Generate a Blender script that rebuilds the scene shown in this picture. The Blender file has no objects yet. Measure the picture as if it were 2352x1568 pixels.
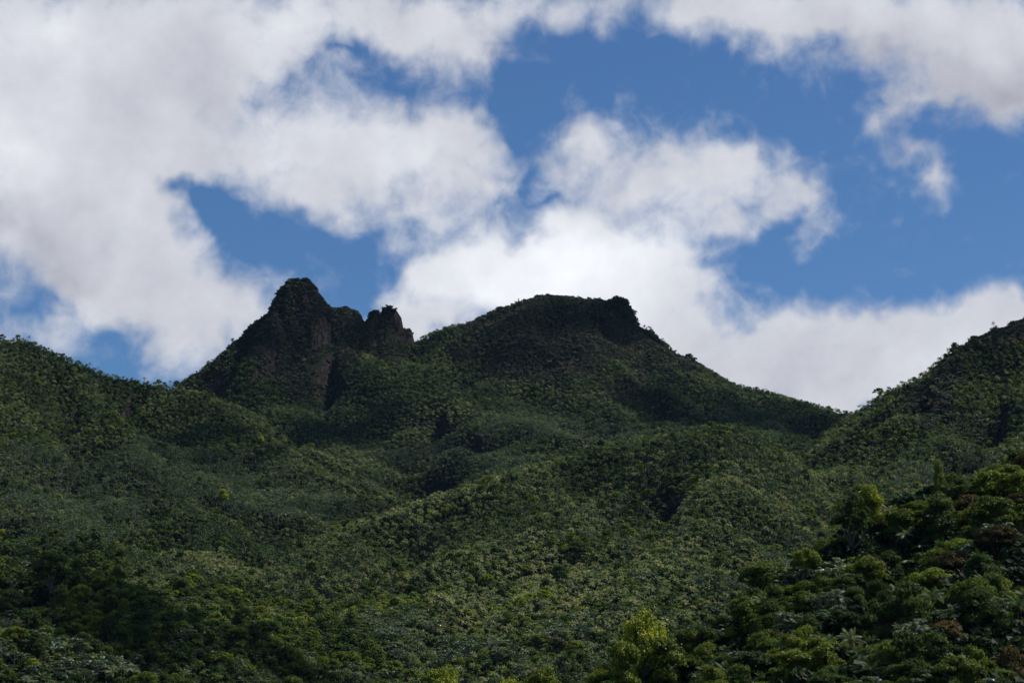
import bpy, math, random
import numpy as np
from mathutils import Vector

# ----------------------------------------------------------------------------
# camera
# ----------------------------------------------------------------------------
S = bpy.context.scene
C = S.collection
PITCH = math.radians(12.0)
HFOV = math.radians(24.0)
FPX = 1176.0 / math.tan(HFOV / 2)          # focal length in units of a 2352 px wide frame
CP, SP = math.cos(PITCH), math.sin(PITCH)
cam_d = bpy.data.cameras.new('camera')
cam_d.angle = HFOV
cam_d.clip_start = 0.5
cam_d.clip_end = 60000
cam = bpy.data.objects.new('camera', cam_d)
cam.rotation_euler = (math.pi / 2 + PITCH, 0, 0)
C.objects.link(cam)
S.camera = cam
S.render.resolution_x, S.render.resolution_y = 1024, 682
S.render.engine = 'CYCLES'
S.cycles.use_denoising = True
S.cycles.max_bounces = 4
S.cycles.diffuse_bounces = 2
S.cycles.glossy_bounces = 1
S.cycles.transmission_bounces = 2
S.cycles.transparent_max_bounces = 32
S.cycles.volume_bounces = 0
S.view_settings.view_transform = 'Standard'
S.view_settings.look = 'None'
S.view_settings.gamma = 1
S.view_settings.exposure = 0.0


def ray(px, py):
    """direction through a point of the view (2352 x 1568 units)"""
    u, v = (px - 1176.0) / FPX, (784.0 - py) / FPX
    d = np.array([u, CP - v * SP, SP + v * CP])
    return d / np.linalg.norm(d)


def at(px, py, Y):
    """the point at depth Y (metres north of the camera) seen there"""
    d = ray(px, py)
    return d * (Y / d[1])


def project(x, y, z):
    dep = y * CP + z * SP
    up = -y * SP + z * CP
    return 1176.0 + FPX * x / dep, 784.0 - FPX * up / dep


# ----------------------------------------------------------------------------
# sky, clouds, sun
# ----------------------------------------------------------------------------
SUN_EL, SUN_AZ = math.radians(56), math.radians(76)      # azimuth from north (+Y) towards east (+X)
W = bpy.data.worlds.new("World")
S.world = W
W.use_nodes = True
nt = W.node_tree
nt.nodes.clear()
N = nt.nodes


def nd(tree, kind, **kw):
    n = tree.nodes.new(kind)
    for k, v in kw.items():
        setattr(n, k, v)
    return n


def mth(tree, op, a, b=None, clamp=False, c=None):
    n = tree.nodes.new('ShaderNodeMath')
    n.operation = op
    n.use_clamp = clamp
    for i, x in enumerate((a, b, c)):
        if x is None:
            continue
        if isinstance(x, (int, float)):
            n.inputs[i].default_value = x
        else:
            tree.links.new(x, n.inputs[i])
    return n.outputs[0]


tc = nd(nt, 'ShaderNodeTexCoord')
sep = nd(nt, 'ShaderNodeSeparateXYZ')
nt.links.new(tc.outputs['Generated'], sep.inputs[0])
AZ = mth(nt, 'ARCTAN2', sep.outputs[0], sep.outputs[1])
EL = mth(nt, 'ARCSINE', sep.outputs[2])
# azimuth and elevation in degrees, as the plane the clouds are laid out on
AZd = mth(nt, 'MULTIPLY', AZ, 57.29578)
ELd = mth(nt, 'MULTIPLY', EL, 57.29578)
comb = nd(nt, 'ShaderNodeCombineXYZ')
nt.links.new(AZd, comb.inputs[0])
nt.links.new(ELd, comb.inputs[1])
P0 = comb.outputs[0]


def noise(scale, detail=2.0, rough=0.5, vec=None, off=(0, 0, 0), dist=0.0, lac=2.0, stretch=(1, 1, 1), rot=0.0):
    m = nd(nt, 'ShaderNodeMapping')
    m.inputs['Location'].default_value = off
    m.inputs['Scale'].default_value = stretch
    m.inputs['Rotation'].default_value = (0, 0, rot)
    nt.links.new(vec or P0, m.inputs[0])
    n = nd(nt, 'ShaderNodeTexNoise')
    n.noise_dimensions = '3D'
    nt.links.new(m.outputs[0], n.inputs['Vector'])
    n.inputs['Scale'].default_value = scale
    n.inputs['Detail'].default_value = detail
    n.inputs['Roughness'].default_value = rough
    n.inputs['Lacunarity'].default_value = lac
    n.inputs['Distortion'].default_value = dist
    return n


# warp the cloud plane a little so that no blob keeps its round shape
wn = noise(0.55, 3.0, 0.55, off=(3, 7, 1))
vs = nd(nt, 'ShaderNodeVectorMath', operation='SUBTRACT')
nt.links.new(wn.outputs['Color'], vs.inputs[0])
vs.inputs[1].default_value = (0.5, 0.5, 0.5)
vm = nd(nt, 'ShaderNodeVectorMath', operation='MULTIPLY')
nt.links.new(vs.outputs[0], vm.inputs[0])
vm.inputs[1].default_value = (2.6, 2.2, 0)
va = nd(nt, 'ShaderNodeVectorMath', operation='ADD')
nt.links.new(P0, va.inputs[0])
nt.links.new(vm.outputs[0], va.inputs[1])
PW = va.outputs[0]


def azel(px, py):
    d = ray(px, py)
    return math.degrees(math.atan2(d[0], d[1])), math.degrees(math.asin(d[2]))


DEG = 57.29578 / FPX


def blob(acc, px, py, rx, ry, w, rot=0.0, vec=None):
    a, e = azel(px, py)
    m = nd(nt, 'ShaderNodeMapping', vector_type='TEXTURE')
    m.inputs['Location'].default_value = (a, e, 0)
    m.inputs['Rotation'].default_value = (0, 0, math.radians(rot))
    m.inputs['Scale'].default_value = (rx * DEG * 1.5, ry * DEG * 1.5, 1)
    nt.links.new(vec or PW, m.inputs[0])
    g = nd(nt, 'ShaderNodeTexGradient', gradient_type='QUADRATIC_SPHERE')
    nt.links.new(m.outputs[0], g.inputs[0])
    return mth(nt, 'MULTIPLY_ADD', g.outputs['Fac'], w, c=acc)


CLOUDS = [  # x, y, rx, ry, weight, rotation: where the cloud banks stand in this sky
    (60, 130, 620, 380, 2.4, 0), (430, 170, 330, 200, 1.4, 0), (620, 90, 420, 190, 1.6, 10),
    (950, 60, 420, 130, 1.9, 0), (1080, 110, 160, 80, 0.5, 0), (1240, 20, 240, 80, 1.1, 5),
    (1650, 0, 330, 95, 2.0, 0), (1950, 40, 420, 130, 2.2, -10), (2290, 90, 280, 190, 2.2, -20),
    (2320, 230, 150, 110, 1.1, 0), (2200, 190, 160, 60, .5, -15),
    (330, 330, 260, 130, 0.9, 0), (150, 470, 330, 240, 2.3, 0), (400, 380, 110, 45, 0.9, -8), (580, 350, 170, 70, 1.0, 0),
    (850, 360, 330, 160, 2.6, 0), (1040, 290, 130, 95, 1.3, 0), (1130, 420, 190, 130, 1.3, 0),
    (760, 450, 170, 90, 1.1, 25), (960, 500, 170, 60, 0.9, 0), (800, 555, 75, 90, 0.45, 20), (670, 560, 100, 60, 0.3, 30),
    (1330, 330, 110, 110, 1.7, 0), (1440, 290, 75, 60, 0.9, 30), (1480, 420, 200, 120, 1.9, 0), (1300, 440, 100, 60, 0.6, 0),
    (1680, 390, 190, 115, 2.4, -20), (1830, 470, 70, 110, 1.2, 20), (1640, 500, 170, 60, 1.0, 0), (1870, 560, 60, 50, 0.55, 30),
    (1180, 640, 300, 140, 2.6, 0), (1380, 610, 230, 130, 2.4, 0), (1560, 700, 190, 150, 2.2, 25), (1010, 640, 130, 80, 1.2, 0),
    (1320, 540, 110, 60, 1.2, 0), (920, 740, 150, 80, 1.7, 0), (1020, 760, 160, 80, 1.2, 0), (1620, 830, 240, 150, 2.2, 0),
    (1850, 790, 280, 110, 2.3, 0), (2130, 780, 260, 110, 2.3, 0), (2330, 740, 180, 100, 2.2, 0), (2000, 900, 400, 130, 2.0, 0),
    (1760, 655, 60, 25, 0.4, 0),
    (330, 570, 200, 150, 2.0, -35), (440, 700, 140, 150, 1.5, 0), (180, 620, 240, 110, 1.5, 0), (520, 740, 150, 110, 0.9, 0),
    (380, 830, 190, 60, 0.5, 0), (600, 640, 120, 70, 0.45, 0), (230, 740, 260, 90, 1.1, 0), (60, 800, 200, 80, 0.7, 0), (110, 720, 240, 110, .55, 0), (480, 800, 150, 90, 0.6, 0), (600, 700, 90, 110, .4, 0), (700, 620, 120, 50, 0.35, 0),
    (2120, 220, 130, 55, 1.0, 10), (2060, 280, 80, 70, 0.9, 40), (2150, 410, 85, 75, 1.4, 0), (2090, 340, 60, 40, .6, 0), (2110, 350, 110, 35, 0.5, -35),
    (2180, 480, 35, 60, 0.5, 25), (2230, 370, 60, 30, 0.35, 0), (2200, 230, 90, 50, 0.4, 0),
    # gaps of open sky
    (760, 110, 170, 75, -1.5, -8), (610, 90, 90, 60, -0.9, 0), (680, 190, 130, 50, -0.7, 0), (890, 150, 120, 60, -0.6, 0),
    (1180, 240, 80, 100, -1.4, 20), (1190, 330, 35, 45, -0.6, 0), (330, 310, 60, 25, -0.4, 0), (620, 240, 70, 30, -0.5, 0),
    (440, 440, 90, 50, -1.3, -25), (560, 530, 120, 70, -1.5, -30), (720, 540, 100, 70, -0.7, 0), (880, 580, 70, 50, -1.4, 0),
    (1790, 500, 60, 32, -1.0, 10), (1720, 480, 60, 25, -0.3, 0), (1240, 390, 25, 50, -0.6, 20), (1290, 460, 45, 25, -0.6, 0),
    (90, 690, 130, 45, -0.8, -12), (30, 730, 80, 50, -0.5, 0), (240, 790, 130, 40, -0.4, 0), (300, 860, 200, 50, -0.6, 0),
    (1690, 740, 60, 50, -0.5, 0), (1760, 610, 200, 60, -0.8, 0), (1420, 130, 260, 50, -0.8, 0), (840, 650, 90, 60, -0.5, 0),
]
acc = mth(nt, 'MULTIPLY', EL, 0.0)
for b in CLOUDS:
    acc = blob(acc, *b)
# the rest of the sky, outside the view: broken cloud
az2 = mth(nt, 'MULTIPLY', AZd, 1 / 14.5)
el2 = mth(nt, 'MULTIPLY', mth(nt, 'SUBTRACT', ELd, 12.0), 1 / 10.0)
rr = mth(nt, 'ADD', mth(nt, 'MULTIPLY', az2, az2), mth(nt, 'MULTIPLY', el2, el2))
outside = mth(nt, 'SUBTRACT', rr, 1.0, clamp=True)
dirn = nd(nt, 'ShaderNodeTexNoise')
nt.links.new(tc.outputs['Generated'], dirn.inputs['Vector'])
dirn.inputs['Scale'].default_value = 2.6
dirn.inputs['Detail'].default_value = 3.0
far_d = mth(nt, 'MULTIPLY', mth(nt, 'SUBTRACT', dirn.outputs['Fac'], 0.52), 9.0)
acc = mth(nt, 'ADD', acc, mth(nt, 'MULTIPLY', outside, far_d))
base = mth(nt, 'MINIMUM', acc, 1.9)
f1 = noise(1.15, 8.0, 0.56, off=(1.3, 4.2, 0), dist=0.35)
f2 = noise(0.38, 4.0, 0.5, off=(11, 2, 0))
f3 = noise(4.2, 5.0, 0.6, off=(5, 9, 3), dist=0.9)


def centred(o, amp):
    return mth(nt, 'MULTIPLY', mth(nt, 'SUBTRACT', o, 0.5), amp)


dens = mth(nt, 'ADD', base, centred(f1.outputs['Fac'], 1.9))
dens = mth(nt, 'ADD', dens, centred(f2.outputs['Fac'], 0.9))
dens = mth(nt, 'ADD', dens, centred(f3.outputs['Fac'], 0.24))
mr = nd(nt, 'ShaderNodeMapRange', interpolation_type='SMOOTHSTEP')
nt.links.new(dens, mr.inputs['Value'])
mr.inputs['From Min'].default_value = 0.08
mr.inputs['From Max'].default_value = 1.75
cover = mr.outputs[0]
# how thick the cloud is there: thick cloud is greyer below, its sunlit side whiter
BRIGHT = [(1350, 600, 420, 160, 0.34, 0), (1150, 680, 300, 120, 0.25, 0), (900, 380, 260, 130, 0.10, 0), (120, 60, 300, 90, 0.10, 0),
          (0, 330, 160, 140, 0.16, 0), (700, 60, 260, 90, 0.07, 0), (2250, 850, 260, 130, 0.14, 0),
          (60, 540, 240, 110, -0.20, -10), (150, 640, 180, 60, -0.12, 0), (1950, 860, 330, 110, -0.09, 0), (2330, 200, 200, 90, -0.16, 0), (2050, 110, 350, 70, -0.12, -15),
          (430, 230, 200, 140, -0.10, 0), (2150, 300, 220, 260, -0.15, 0), (1150, 130, 250, 60, -0.12, 0), (1720, 900, 200, 80, -0.06, 0)]
lum = mth(nt, 'MULTIPLY_ADD', EL, 0.0, c=0.68)
for b in BRIGHT:
    lum = blob(lum, *b)
f4 = noise(0.62, 6.0, 0.5, off=(21, 3, 6))
lum = mth(nt, 'ADD', lum, centred(f4.outputs['Fac'], 0.34))
f5 = noise(2.8, 5.0, 0.6, off=(2, 13, 6), dist=0.5)
lum = mth(nt, 'ADD', lum, centred(f5.outputs['Fac'], 0.07))
cloud_col = nd(nt, 'ShaderNodeCombineColor')
nt.links.new(mth(nt, 'MULTIPLY', lum, 0.94), cloud_col.inputs[0])
nt.links.new(mth(nt, 'MULTIPLY', lum, 0.965), cloud_col.inputs[1])
nt.links.new(mth(nt, 'MULTIPLY_ADD', lum, 0.93, c=0.085), cloud_col.inputs[2])
sky = nd(nt, 'ShaderNodeTexSky', sky_type='NISHITA')
sky.sun_disc = False
sky.sun_elevation = SUN_EL
sky.sun_rotation = SUN_AZ
sky.altitude = 500
sky.air_density = 1.0
sky.dust_density = 0.3
sky.ozone_density = 1.5
SKY_STRENGTH = 0.1
tint = nd(nt, 'ShaderNodeMix', data_type='RGBA', blend_type='MULTIPLY')
tint.inputs['Factor'].default_value = 1.0
nt.links.new(sky.outputs[0], tint.inputs['A'])
tint.inputs['B'].default_value = (0.40, 0.61, 0.84, 1)
sc = nd(nt, 'ShaderNodeVectorMath', operation='SCALE')
nt.links.new(cloud_col.outputs[0], sc.inputs[0])
sc.inputs['Scale'].default_value = 1.0 / SKY_STRENGTH
mx = nd(nt, 'ShaderNodeMix', data_type='RGBA')
nt.links.new(cover, mx.inputs['Factor'])
nt.links.new(tint.outputs['Result'], mx.inputs['A'])
nt.links.new(sc.outputs[0], mx.inputs['B'])
bg = nd(nt, 'ShaderNodeBackground')
bg.inputs['Strength'].default_value = SKY_STRENGTH
nt.links.new(mx.outputs['Result'], bg.inputs['Color'])
wo = nd(nt, 'ShaderNodeOutputWorld')
nt.links.new(bg.outputs[0], wo.inputs['Surface'])
W.cycles.sampling_method = 'MANUAL'
W.cycles.sample_map_resolution = 256

sun_d = bpy.data.lights.new('sun', 'SUN')
sun_d.energy = 5.0
sun_d.angle = math.radians(0.53)
sun_d.color = (1.0, 0.95, 0.86)
sun = bpy.data.objects.new('sun', sun_d)
sdir = Vector((math.sin(SUN_AZ) * math.cos(SUN_EL), math.cos(SUN_AZ) * math.cos(SUN_EL), math.sin(SUN_EL)))
sun.rotation_euler = sdir.to_track_quat('Z', 'Y').to_euler()
C.objects.link(sun)

# ----------------------------------------------------------------------------
# the hills: ridge lines in 3-D, the ground falls away from them on both sides
# ----------------------------------------------------------------------------
rng = np.random.default_rng(11)


def vnoise(x, y, seed):
    """smooth value noise in -1..1"""
    xi, yi = np.floor(x).astype(np.int64), np.floor(y).astype(np.int64)
    fx, fy = x - xi, y - yi
    fx = fx * fx * fx * (fx * (fx * 6 - 15) + 10)
    fy = fy * fy * fy * (fy * (fy * 6 - 15) + 10)

    def h(a, b):
        n = (a * 374761393 + b * 668265263 + seed * 974634777) & 0xffffffff
        n = ((n ^ (n >> 13)) * 1274126177) & 0xffffffff
        n = ((n ^ (n >> 16)) * 2246822519) & 0xffffffff
        return ((n ^ (n >> 15)) & 0xffffff) / 8388607.5 - 1.0
    a, b, c, d = h(xi, yi), h(xi + 1, yi), h(xi, yi + 1), h(xi + 1, yi + 1)
    return (a * (1 - fx) + b * fx) * (1 - fy) + (c * (1 - fx) + d * fx) * fy


def fbm(x, y, seed, octaves=4, gain=0.5):
    s, a, t = 0.0, 1.0, 0.0
    for k in range(octaves):
        s = s + a * vnoise(x * 2 ** k + 17.3 * k, y * 2 ** k + 5.1 * k, seed + k)
        t += a
        a *= gain
    return s / t


# zone, canopy height above the ground, rounding, [(x, y, depth, slope) ...]
RIDGES = [
    # far main ridge under the crag
    ('far', 6.5, 10, [(250, 990, 2500, .55), (380, 930, 2540, .6), (440, 886, 2560, .6), (500, 842, 2580, .75), (560, 806, 2600, .9), (700, 800, 2610, .8), (800, 790, 2600, .7),
                      (880, 800, 2600, .65), (950, 786, 2600, .55), (1010, 768, 2600, .5), (1090, 740, 2610, .5), (1150, 722, 2620, .5)]),
    ('far', 6.5, 8, [(1440, 782, 2620, .7), (1500, 812, 2600, .7), (1555, 838, 2590, .7), (1600, 858, 2580, .6), (1640, 866, 2570, .5), (1750, 893, 2540, .45),
                      (1850, 922, 2500, .45), (1950, 938, 2470, .45), (2100, 960, 2440, .45), (2300, 990, 2400, .45)]),
    # the crag
    ('crag', 2.2, 3, [(500, 822, 2590, .85), (552, 776, 2590, .9), (582, 742, 2590, 1.0), (622, 708, 2590, 1.6), (634, 680, 2590, 2.1), (653, 652, 2590, 2.2), (669, 637, 2588, 2.2), (678, 634, 2588, 2.2), (688, 640, 2588, 2.2),
                      (704, 634, 2588, 2.2), (718, 650, 2588, 2.2), (741, 680, 2590, 2.3), (764, 706, 2590, 2.6)]),
    ('crag', 2.2, 3, [(700, 645, 2585, 1.7), (716, 700, 2572, 2.0), (728, 760, 2560, 2.2), (740, 815, 2548, 2.2), (752, 850, 2540, 2.0)]),     # buttress
    ('crag', 2.2, 4, [(648, 655, 2585, 1.6), (630, 720, 2565, 1.6), (600, 790, 2540, 1.2), (585, 830, 2520, 1.0)]),
    ('crag', 2.2, 3, [(768, 706, 2596, 2.0), (795, 702, 2596, 1.5), (815, 712, 2596, 1.2), (836, 738, 2596, 1.4)]),
    ('crag', 2.0, 2, [(850, 708, 2592, 7.0), (858, 699, 2592, 7.0), (870, 702, 2592, 7.0)]),
    ('crag', 2.0, 2, [(880, 702, 2594, 6.0), (896, 701, 2594, 7.0), (910, 708, 2594, 7.0), (920, 722, 2594, 7.0)]),
    ('crag', 2.0, 2, [(930, 742, 2592, 7.0), (938, 738, 2592, 8.0), (944, 742, 2592, 8.0)]),
    ('crag', 2.0, 4, [(830, 742, 2590, 1.3), (890, 755, 2588, 1.6), (925, 785, 2584, 2.2)]),
    # the dome
    ('dome', 2.2, 30, [(1090, 746, 2600, .6), (1130, 722, 2615, .62), (1190, 698, 2620, .66), (1250, 680, 2622, .7), (1310, 680, 2622, .72), (1360, 687, 2620, 1.0), (1385, 694, 2618, 1.5)]),
    ('dome', 2.2, 5, [(1384, 697, 2600, 1.6), (1398, 687, 2600, 2.0), (1416, 678, 2599, 2.4), (1434, 682, 2598, 2.6), (1445, 697, 2598, 3.4)]),
    ('dome', 2.2, 8, [(1436, 756, 2585, 1.3), (1462, 790, 2575, 1.1), (1490, 826, 2560, .9), (1520, 852, 2550, .8)]),
    ('dome', 2.2, 10, [(1456, 742, 2606, 1.2), (1482, 752, 2604, 1.1), (1520, 778, 2600, 1.1), (1546, 812, 2596, 1.1)]),
    ('dome', 2.2, 4, [(1558, 815, 2600, 1.3), (1580, 812, 2600, 1.3), (1602, 829, 2600, 1.2), (1620, 850, 2600, 1.0)]),
    # spurs coming down towards the valley
    ('far', 6, 25, [(770, 770, 2570, .55), (850, 830, 2500, .5), (930, 880, 2430, .48), (1060, 920, 2340, .45), (1200, 965, 2230, .42), (1330, 1000, 2120, .4), (1450, 1050, 2000, .4)]),
    ('far', 6, 20, [(600, 860, 2500, .6), (650, 910, 2440, .55), (720, 960, 2350, .5), (780, 1010, 2240, .5)]),
    ('far', 6, 30, [(1280, 790, 2590, .6), (1320, 850, 2520, .55), (1400, 900, 2400, .5), (1500, 960, 2250, .45), (1600, 1010, 2120, .42)]),
    ('far', 6, 30, [(1580, 872, 2560, .55), (1650, 915, 2450, .5), (1750, 960, 2300, .45), (1820, 1010, 2180, .42)]),
    ('far', 6, 20, [(1070, 760, 2590, .5), (1100, 830, 2480, .5), (1180, 890, 2380, .48)]),
    # left hill and the spur that runs down from it
    ('left', 7.2, 10, [(-260, 720, 1990, .5), (-60, 752, 2000, .5), (0, 772, 2000, .5), (50, 770, 2000, .52), (100, 792, 2000, .52), (150, 812, 2000, .52), (205, 834, 2000, .5), (300, 838, 2000, .5),
                     (340, 845, 2000, .5), (385, 866, 2000, .5), (430, 884, 2000, .5), (520, 935, 1950, .48), (620, 1002, 1860, .45), (700, 1065, 1770, .45), (780, 1118, 1680, .42), (870, 1185, 1580, .4)]),
    ('left', 6, 25, [(30, 775, 1995, .5), (60, 900, 1850, .48), (40, 1010, 1700, .45), (-60, 1120, 1540, .42), (-200, 1200, 1400, .4)]),
    ('left', 6, 22, [(150, 815, 1995, .5), (230, 930, 1830, .46), (330, 1040, 1680, .42), (420, 1150, 1520, .4), (500, 1240, 1380, .38)]),
    ('left', 6, 25, [(420, 890, 1990, .5), (450, 985, 1850, .45), (540, 1080, 1720, .42), (640, 1170, 1560, .4), (760, 1270, 1400, .4), (860, 1340, 1280, .4)]),
    ('left', 7, 30, [(100, 1130, 1500, .4), (230, 1250, 1300, .38), (380, 1350, 1150, .36), (560, 1430, 1040, .36), (700, 1530, 930, .36)]),
    # middle ridge
    ('mid', 6.5, 10, [(780, 1260, 1520, .42), (860, 1200, 1505, .42), (930, 1165, 1495, .43), (1040, 1130, 1480, .45), (1150, 1095, 1470, .46), (1290, 1052, 1450, .47), (1380, 1022, 1440, .48), (1450, 1006, 1430, .48),
                      (1520, 1000, 1420, .5), (1580, 985, 1405, .52), (1640, 970, 1395, .54), (1690, 968, 1390, .54), (1740, 980, 1390, .52), (1790, 1002, 1395, .5), (1840, 1032, 1400, .48), (1900, 1085, 1405, .45)]),
    ('mid', 6.5, 20, [(1690, 972, 1385, .5), (1650, 1080, 1290, .48), (1590, 1180, 1200, .45), (1520, 1280, 1110, .42), (1440, 1370, 1020, .4), (1300, 1500, 920, .4)]),
    ('mid', 6.5, 20, [(1290, 1055, 1445, .48), (1230, 1150, 1350, .46), (1130, 1250, 1240, .44), (1020, 1350, 1130, .42), (900, 1450, 1020, .4), (800, 1560, 920, .4)]),
    ('mid', 6.5, 20, [(1450, 1010, 1425, .48), (1400, 1130, 1310, .46), (1340, 1250, 1190, .44), (1200, 1380, 1080, .42), (1080, 1490, 980, .4), (1000, 1580, 900, .4)]),
    ('mid', 6.5, 18, [(1790, 1005, 1390, .5), (1800, 1100, 1310, .46), (1780, 1200, 1220, .44), (1720, 1300, 1130, .42)]),
    # right hill
    ('right', 7.5, 8, [(2600, 640, 1720, .5), (2450, 690, 1700, .5), (2352, 722, 1680, .52), (2300, 734, 1675, .54), (2248, 754, 1668, .56), (2205, 790, 1660, .56), (2140, 852, 1645, .56), (2080, 896, 1635, .54),
                      (2012, 936, 1620, .54), (1945, 984, 1605, .54), (1870, 1040, 1585, .52), (1800, 1100, 1560, .5)]),
    ('right', 6, 18, [(2225, 800, 1640, .9), (2200, 870, 1560, .75), (2140, 980, 1460, .48), (2060, 1090, 1350, .45), (1990, 1180, 1260, .42)]),
    ('right', 6, 18, [(2060, 945, 1612, .8), (2030, 1000, 1560, .7), (1960, 1050, 1470, .47), (1900, 1130, 1380, .44)]),
    ('right', 6, 20, [(2400, 705, 1688, .52), (2420, 850, 1550, .5), (2380, 980, 1430, .46), (2300, 1080, 1320, .44)]),
    # lower left shoulders
    ('low', 8, 14, [(-200, 1260, 960, .42), (-60, 1268, 950, .42), (60, 1285, 940, .45), (160, 1300, 925, .45), (240, 1335, 905, .45), (330, 1400, 870, .42), (450, 1480, 830, .4), (560, 1570, 790, .4)]),
    ('low', 6, 12, [(-200, 1430, 730, .42), (-40, 1445, 720, .42), (60, 1456, 712, .44), (150, 1478, 704, .45), (230, 1520, 695, .45), (330, 1590, 680, .45)]),
    # near hill
    ('near', 11, 6, [(2700, 920, 540, .7), (2450, 985, 515, .7), (2352, 1016, 500, .75), (2260, 1040, 492, .8), (2160, 1058, 486, .85), (2070, 1096, 482, .9), (1990, 1150, 477, .9), (1930, 1195, 470, .9),
                      (1870, 1250, 462, .9), (1790, 1310, 455, .85), (1680, 1390, 448, .8), (1560, 1462, 442, .7), (1420, 1510, 438, .65), (1240, 1540, 434, .6), (1060, 1565, 430, .55), (900, 1640, 420, .5)]),
    ('near', 9.5, 10, [(2350, 1050, 494, .9), (2300, 1180, 450, .85), (2200, 1330, 415, .8), (2080, 1460, 385, .75), (1950, 1600, 360, .7)]),
    ('near', 9.5, 10, [(2010, 1210, 470, .95), (1920, 1350, 430, .85), (1800, 1470, 400, .8), (1680, 1600, 375, .7)]),
]
ZONES = ['base', 'far', 'crag', 'dome', 'left', 'mid', 'right', 'low', 'near']

NA = 760
arow = np.linspace(-0.34, 0.34, NA)
Ys = [290.0]
while Ys[-1] < 3000:
    y = Ys[-1]
    Ys.append(y + (4.0 if 2480 < y < 2640 else max(1.6, y * 0.0048)))
Ys = np.array(Ys)
NY = len(Ys)
GX = (arow[None, :] * Ys[:, None]).astype(np.float32)
GY = np.repeat(Ys[:, None], NA, 1).astype(np.float32)


def raw_height(X, Y):
    wa = np.clip((Y - 300) / 60, 1, 12)
    wx = X + wa * fbm(X / 150, Y / 150, 5, 3)
    wy = Y + wa * fbm(X / 150 + 40, Y / 150, 6, 3)
    best = (-2.6 + 0.02 * (Y - 290)).astype(np.float32)
    zone = np.zeros(X.shape, np.int8)
    crest = np.full(X.shape, 1e9, np.float32)
    for name, canopy, rnd, pts in RIDGES:
        P = []
        for (px, py, d, s) in pts:
            p = at(px, py, d)
            P.append([p[0], p[1], p[2] - canopy, s])
        for a in P:                      # steep enough that a high point never swallows the falling crest beside it
            for b in P:
                dd = math.hypot(a[0] - b[0], a[1] - b[1])
                if dd > 0.5 and a[2] > b[2]:
                    a[3] = min(8.0, max(a[3], 1.08 * (a[2] - b[2]) / max(dd * 0.55, dd - 0.6 * rnd)))
        # near its own crest a ridge follows its line exactly; away from it the warped copy takes over
        for k in range(len(P) - 1):
            (x0, y0, z0, s0), (x1, y1, z1, s1) = P[k], P[k + 1]
            dx, dy = x1 - x0, y1 - y0
            L2 = dx * dx + dy * dy + 1e-6
            t = np.clip(((X - x0) * dx + (Y - y0) * dy) / L2, 0, 1)
            d0 = np.sqrt((X - x0 - t * dx) ** 2 + (Y - y0 - t * dy) ** 2)
            tw = np.clip(((wx - x0) * dx + (wy - y0) * dy) / L2, 0, 1)
            d1 = np.sqrt((wx - x0 - tw * dx) ** 2 + (wy - y0 - tw * dy) ** 2)
            m = np.clip((d0 - 8) / 60, 0, 1)
            d = d0 * (1 - m) + d1 * m
            t = t * (1 - m) + tw * m
            s = s0 + (s1 - s0) * t
            z = z0 + (z1 - z0) * t - s * (np.sqrt(d * d + rnd * rnd) - rnd)
            w = z > best
            best = np.where(w, z, best)
            zone = np.where(w, ZONES.index(name), zone)
            crest = np.minimum(crest, d0)
    amp = np.clip((crest - 4) / 45, 0.06, 1) * np.clip((Y - 250) / 1100, 0.12, 1)
    gully = 1 - np.abs(fbm(X / 130, Y / 210, 51, 3)) * 2.6
    best = best + amp * (9.0 * fbm(X / 95, Y / 95, 21, 3) + 4.5 * fbm(X / 26, Y / 26, 31, 3) - 30.0 * np.clip(gully, 0, 1) ** 1.6)
    steep = np.isin(zone, (2,))
    best = best + np.where(steep, (5.0 * (1 - 2 * np.abs(fbm(X / 17, Y / 60, 43, 2))) + 3.0 * fbm(X / 7, Y / 14, 41, 3)) * np.clip(crest / 8, 0.22, 1), 0)
    return best.astype(np.float32), zone


GZ, GZONE = raw_height(GX, GY)

# gullies that run down the slopes (followed on the hillside where they are seen)
TRENCHES = [(22, 34, [(300, 900), (380, 950), (450, 1000), (520, 1060), (600, 1130)]), (20, 42, [(700, 905), (780, 960), (850, 1010), (920, 1070), (960, 1120)]),
            (20, 32, [(800, 1120), (900, 1135), (1000, 1125), (1080, 1095)]), (16, 26, [(1400, 1080), (1350, 1170), (1300, 1260), (1200, 1330)]),
            (20, 28, [(1890, 1060), (1905, 1120), (1880, 1200), (1840, 1260)]), (15, 24, [(1570, 1070), (1510, 1170), (1430, 1270)]),
            (22, 40, [(1430, 880), (1470, 940), (1440, 990)]), (18, 32, [(100, 870), (130, 960), (200, 1050)]), (16, 28, [(2160, 930), (2060, 1020), (1960, 1090)]),
            (20, 36, [(1120, 810), (1180, 870), (1240, 930)]), (16, 24, [(640, 1200), (560, 1280), (500, 1340)]), (16, 26, [(1010, 1180), (960, 1270), (900, 1350)]),
            (18, 34, [(1650, 900), (1700, 950), (1780, 990)]), (14, 22, [(2280, 860), (2240, 940), (2200, 1000)]), (14, 22, [(300, 1120), (340, 1190), (420, 1260)])]


def hit(px, py):
    az = ray(px, py)
    yy = np.arange(620.0, 2700.0, 4.0)
    xx = yy * az[0] / az[1]
    zz = yy * az[2] / az[1]
    gi = np.clip(np.interp(yy, Ys, np.arange(NY)), 0, NY - 1).astype(int)
    gj = np.clip((xx / yy - arow[0]) / (arow[1] - arow[0]), 0, NA - 1).astype(int)
    k = np.where(GZ[gi, gj] + 4 >= zz)[0]
    return (xx[k[0]], yy[k[0]]) if len(k) else None


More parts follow.
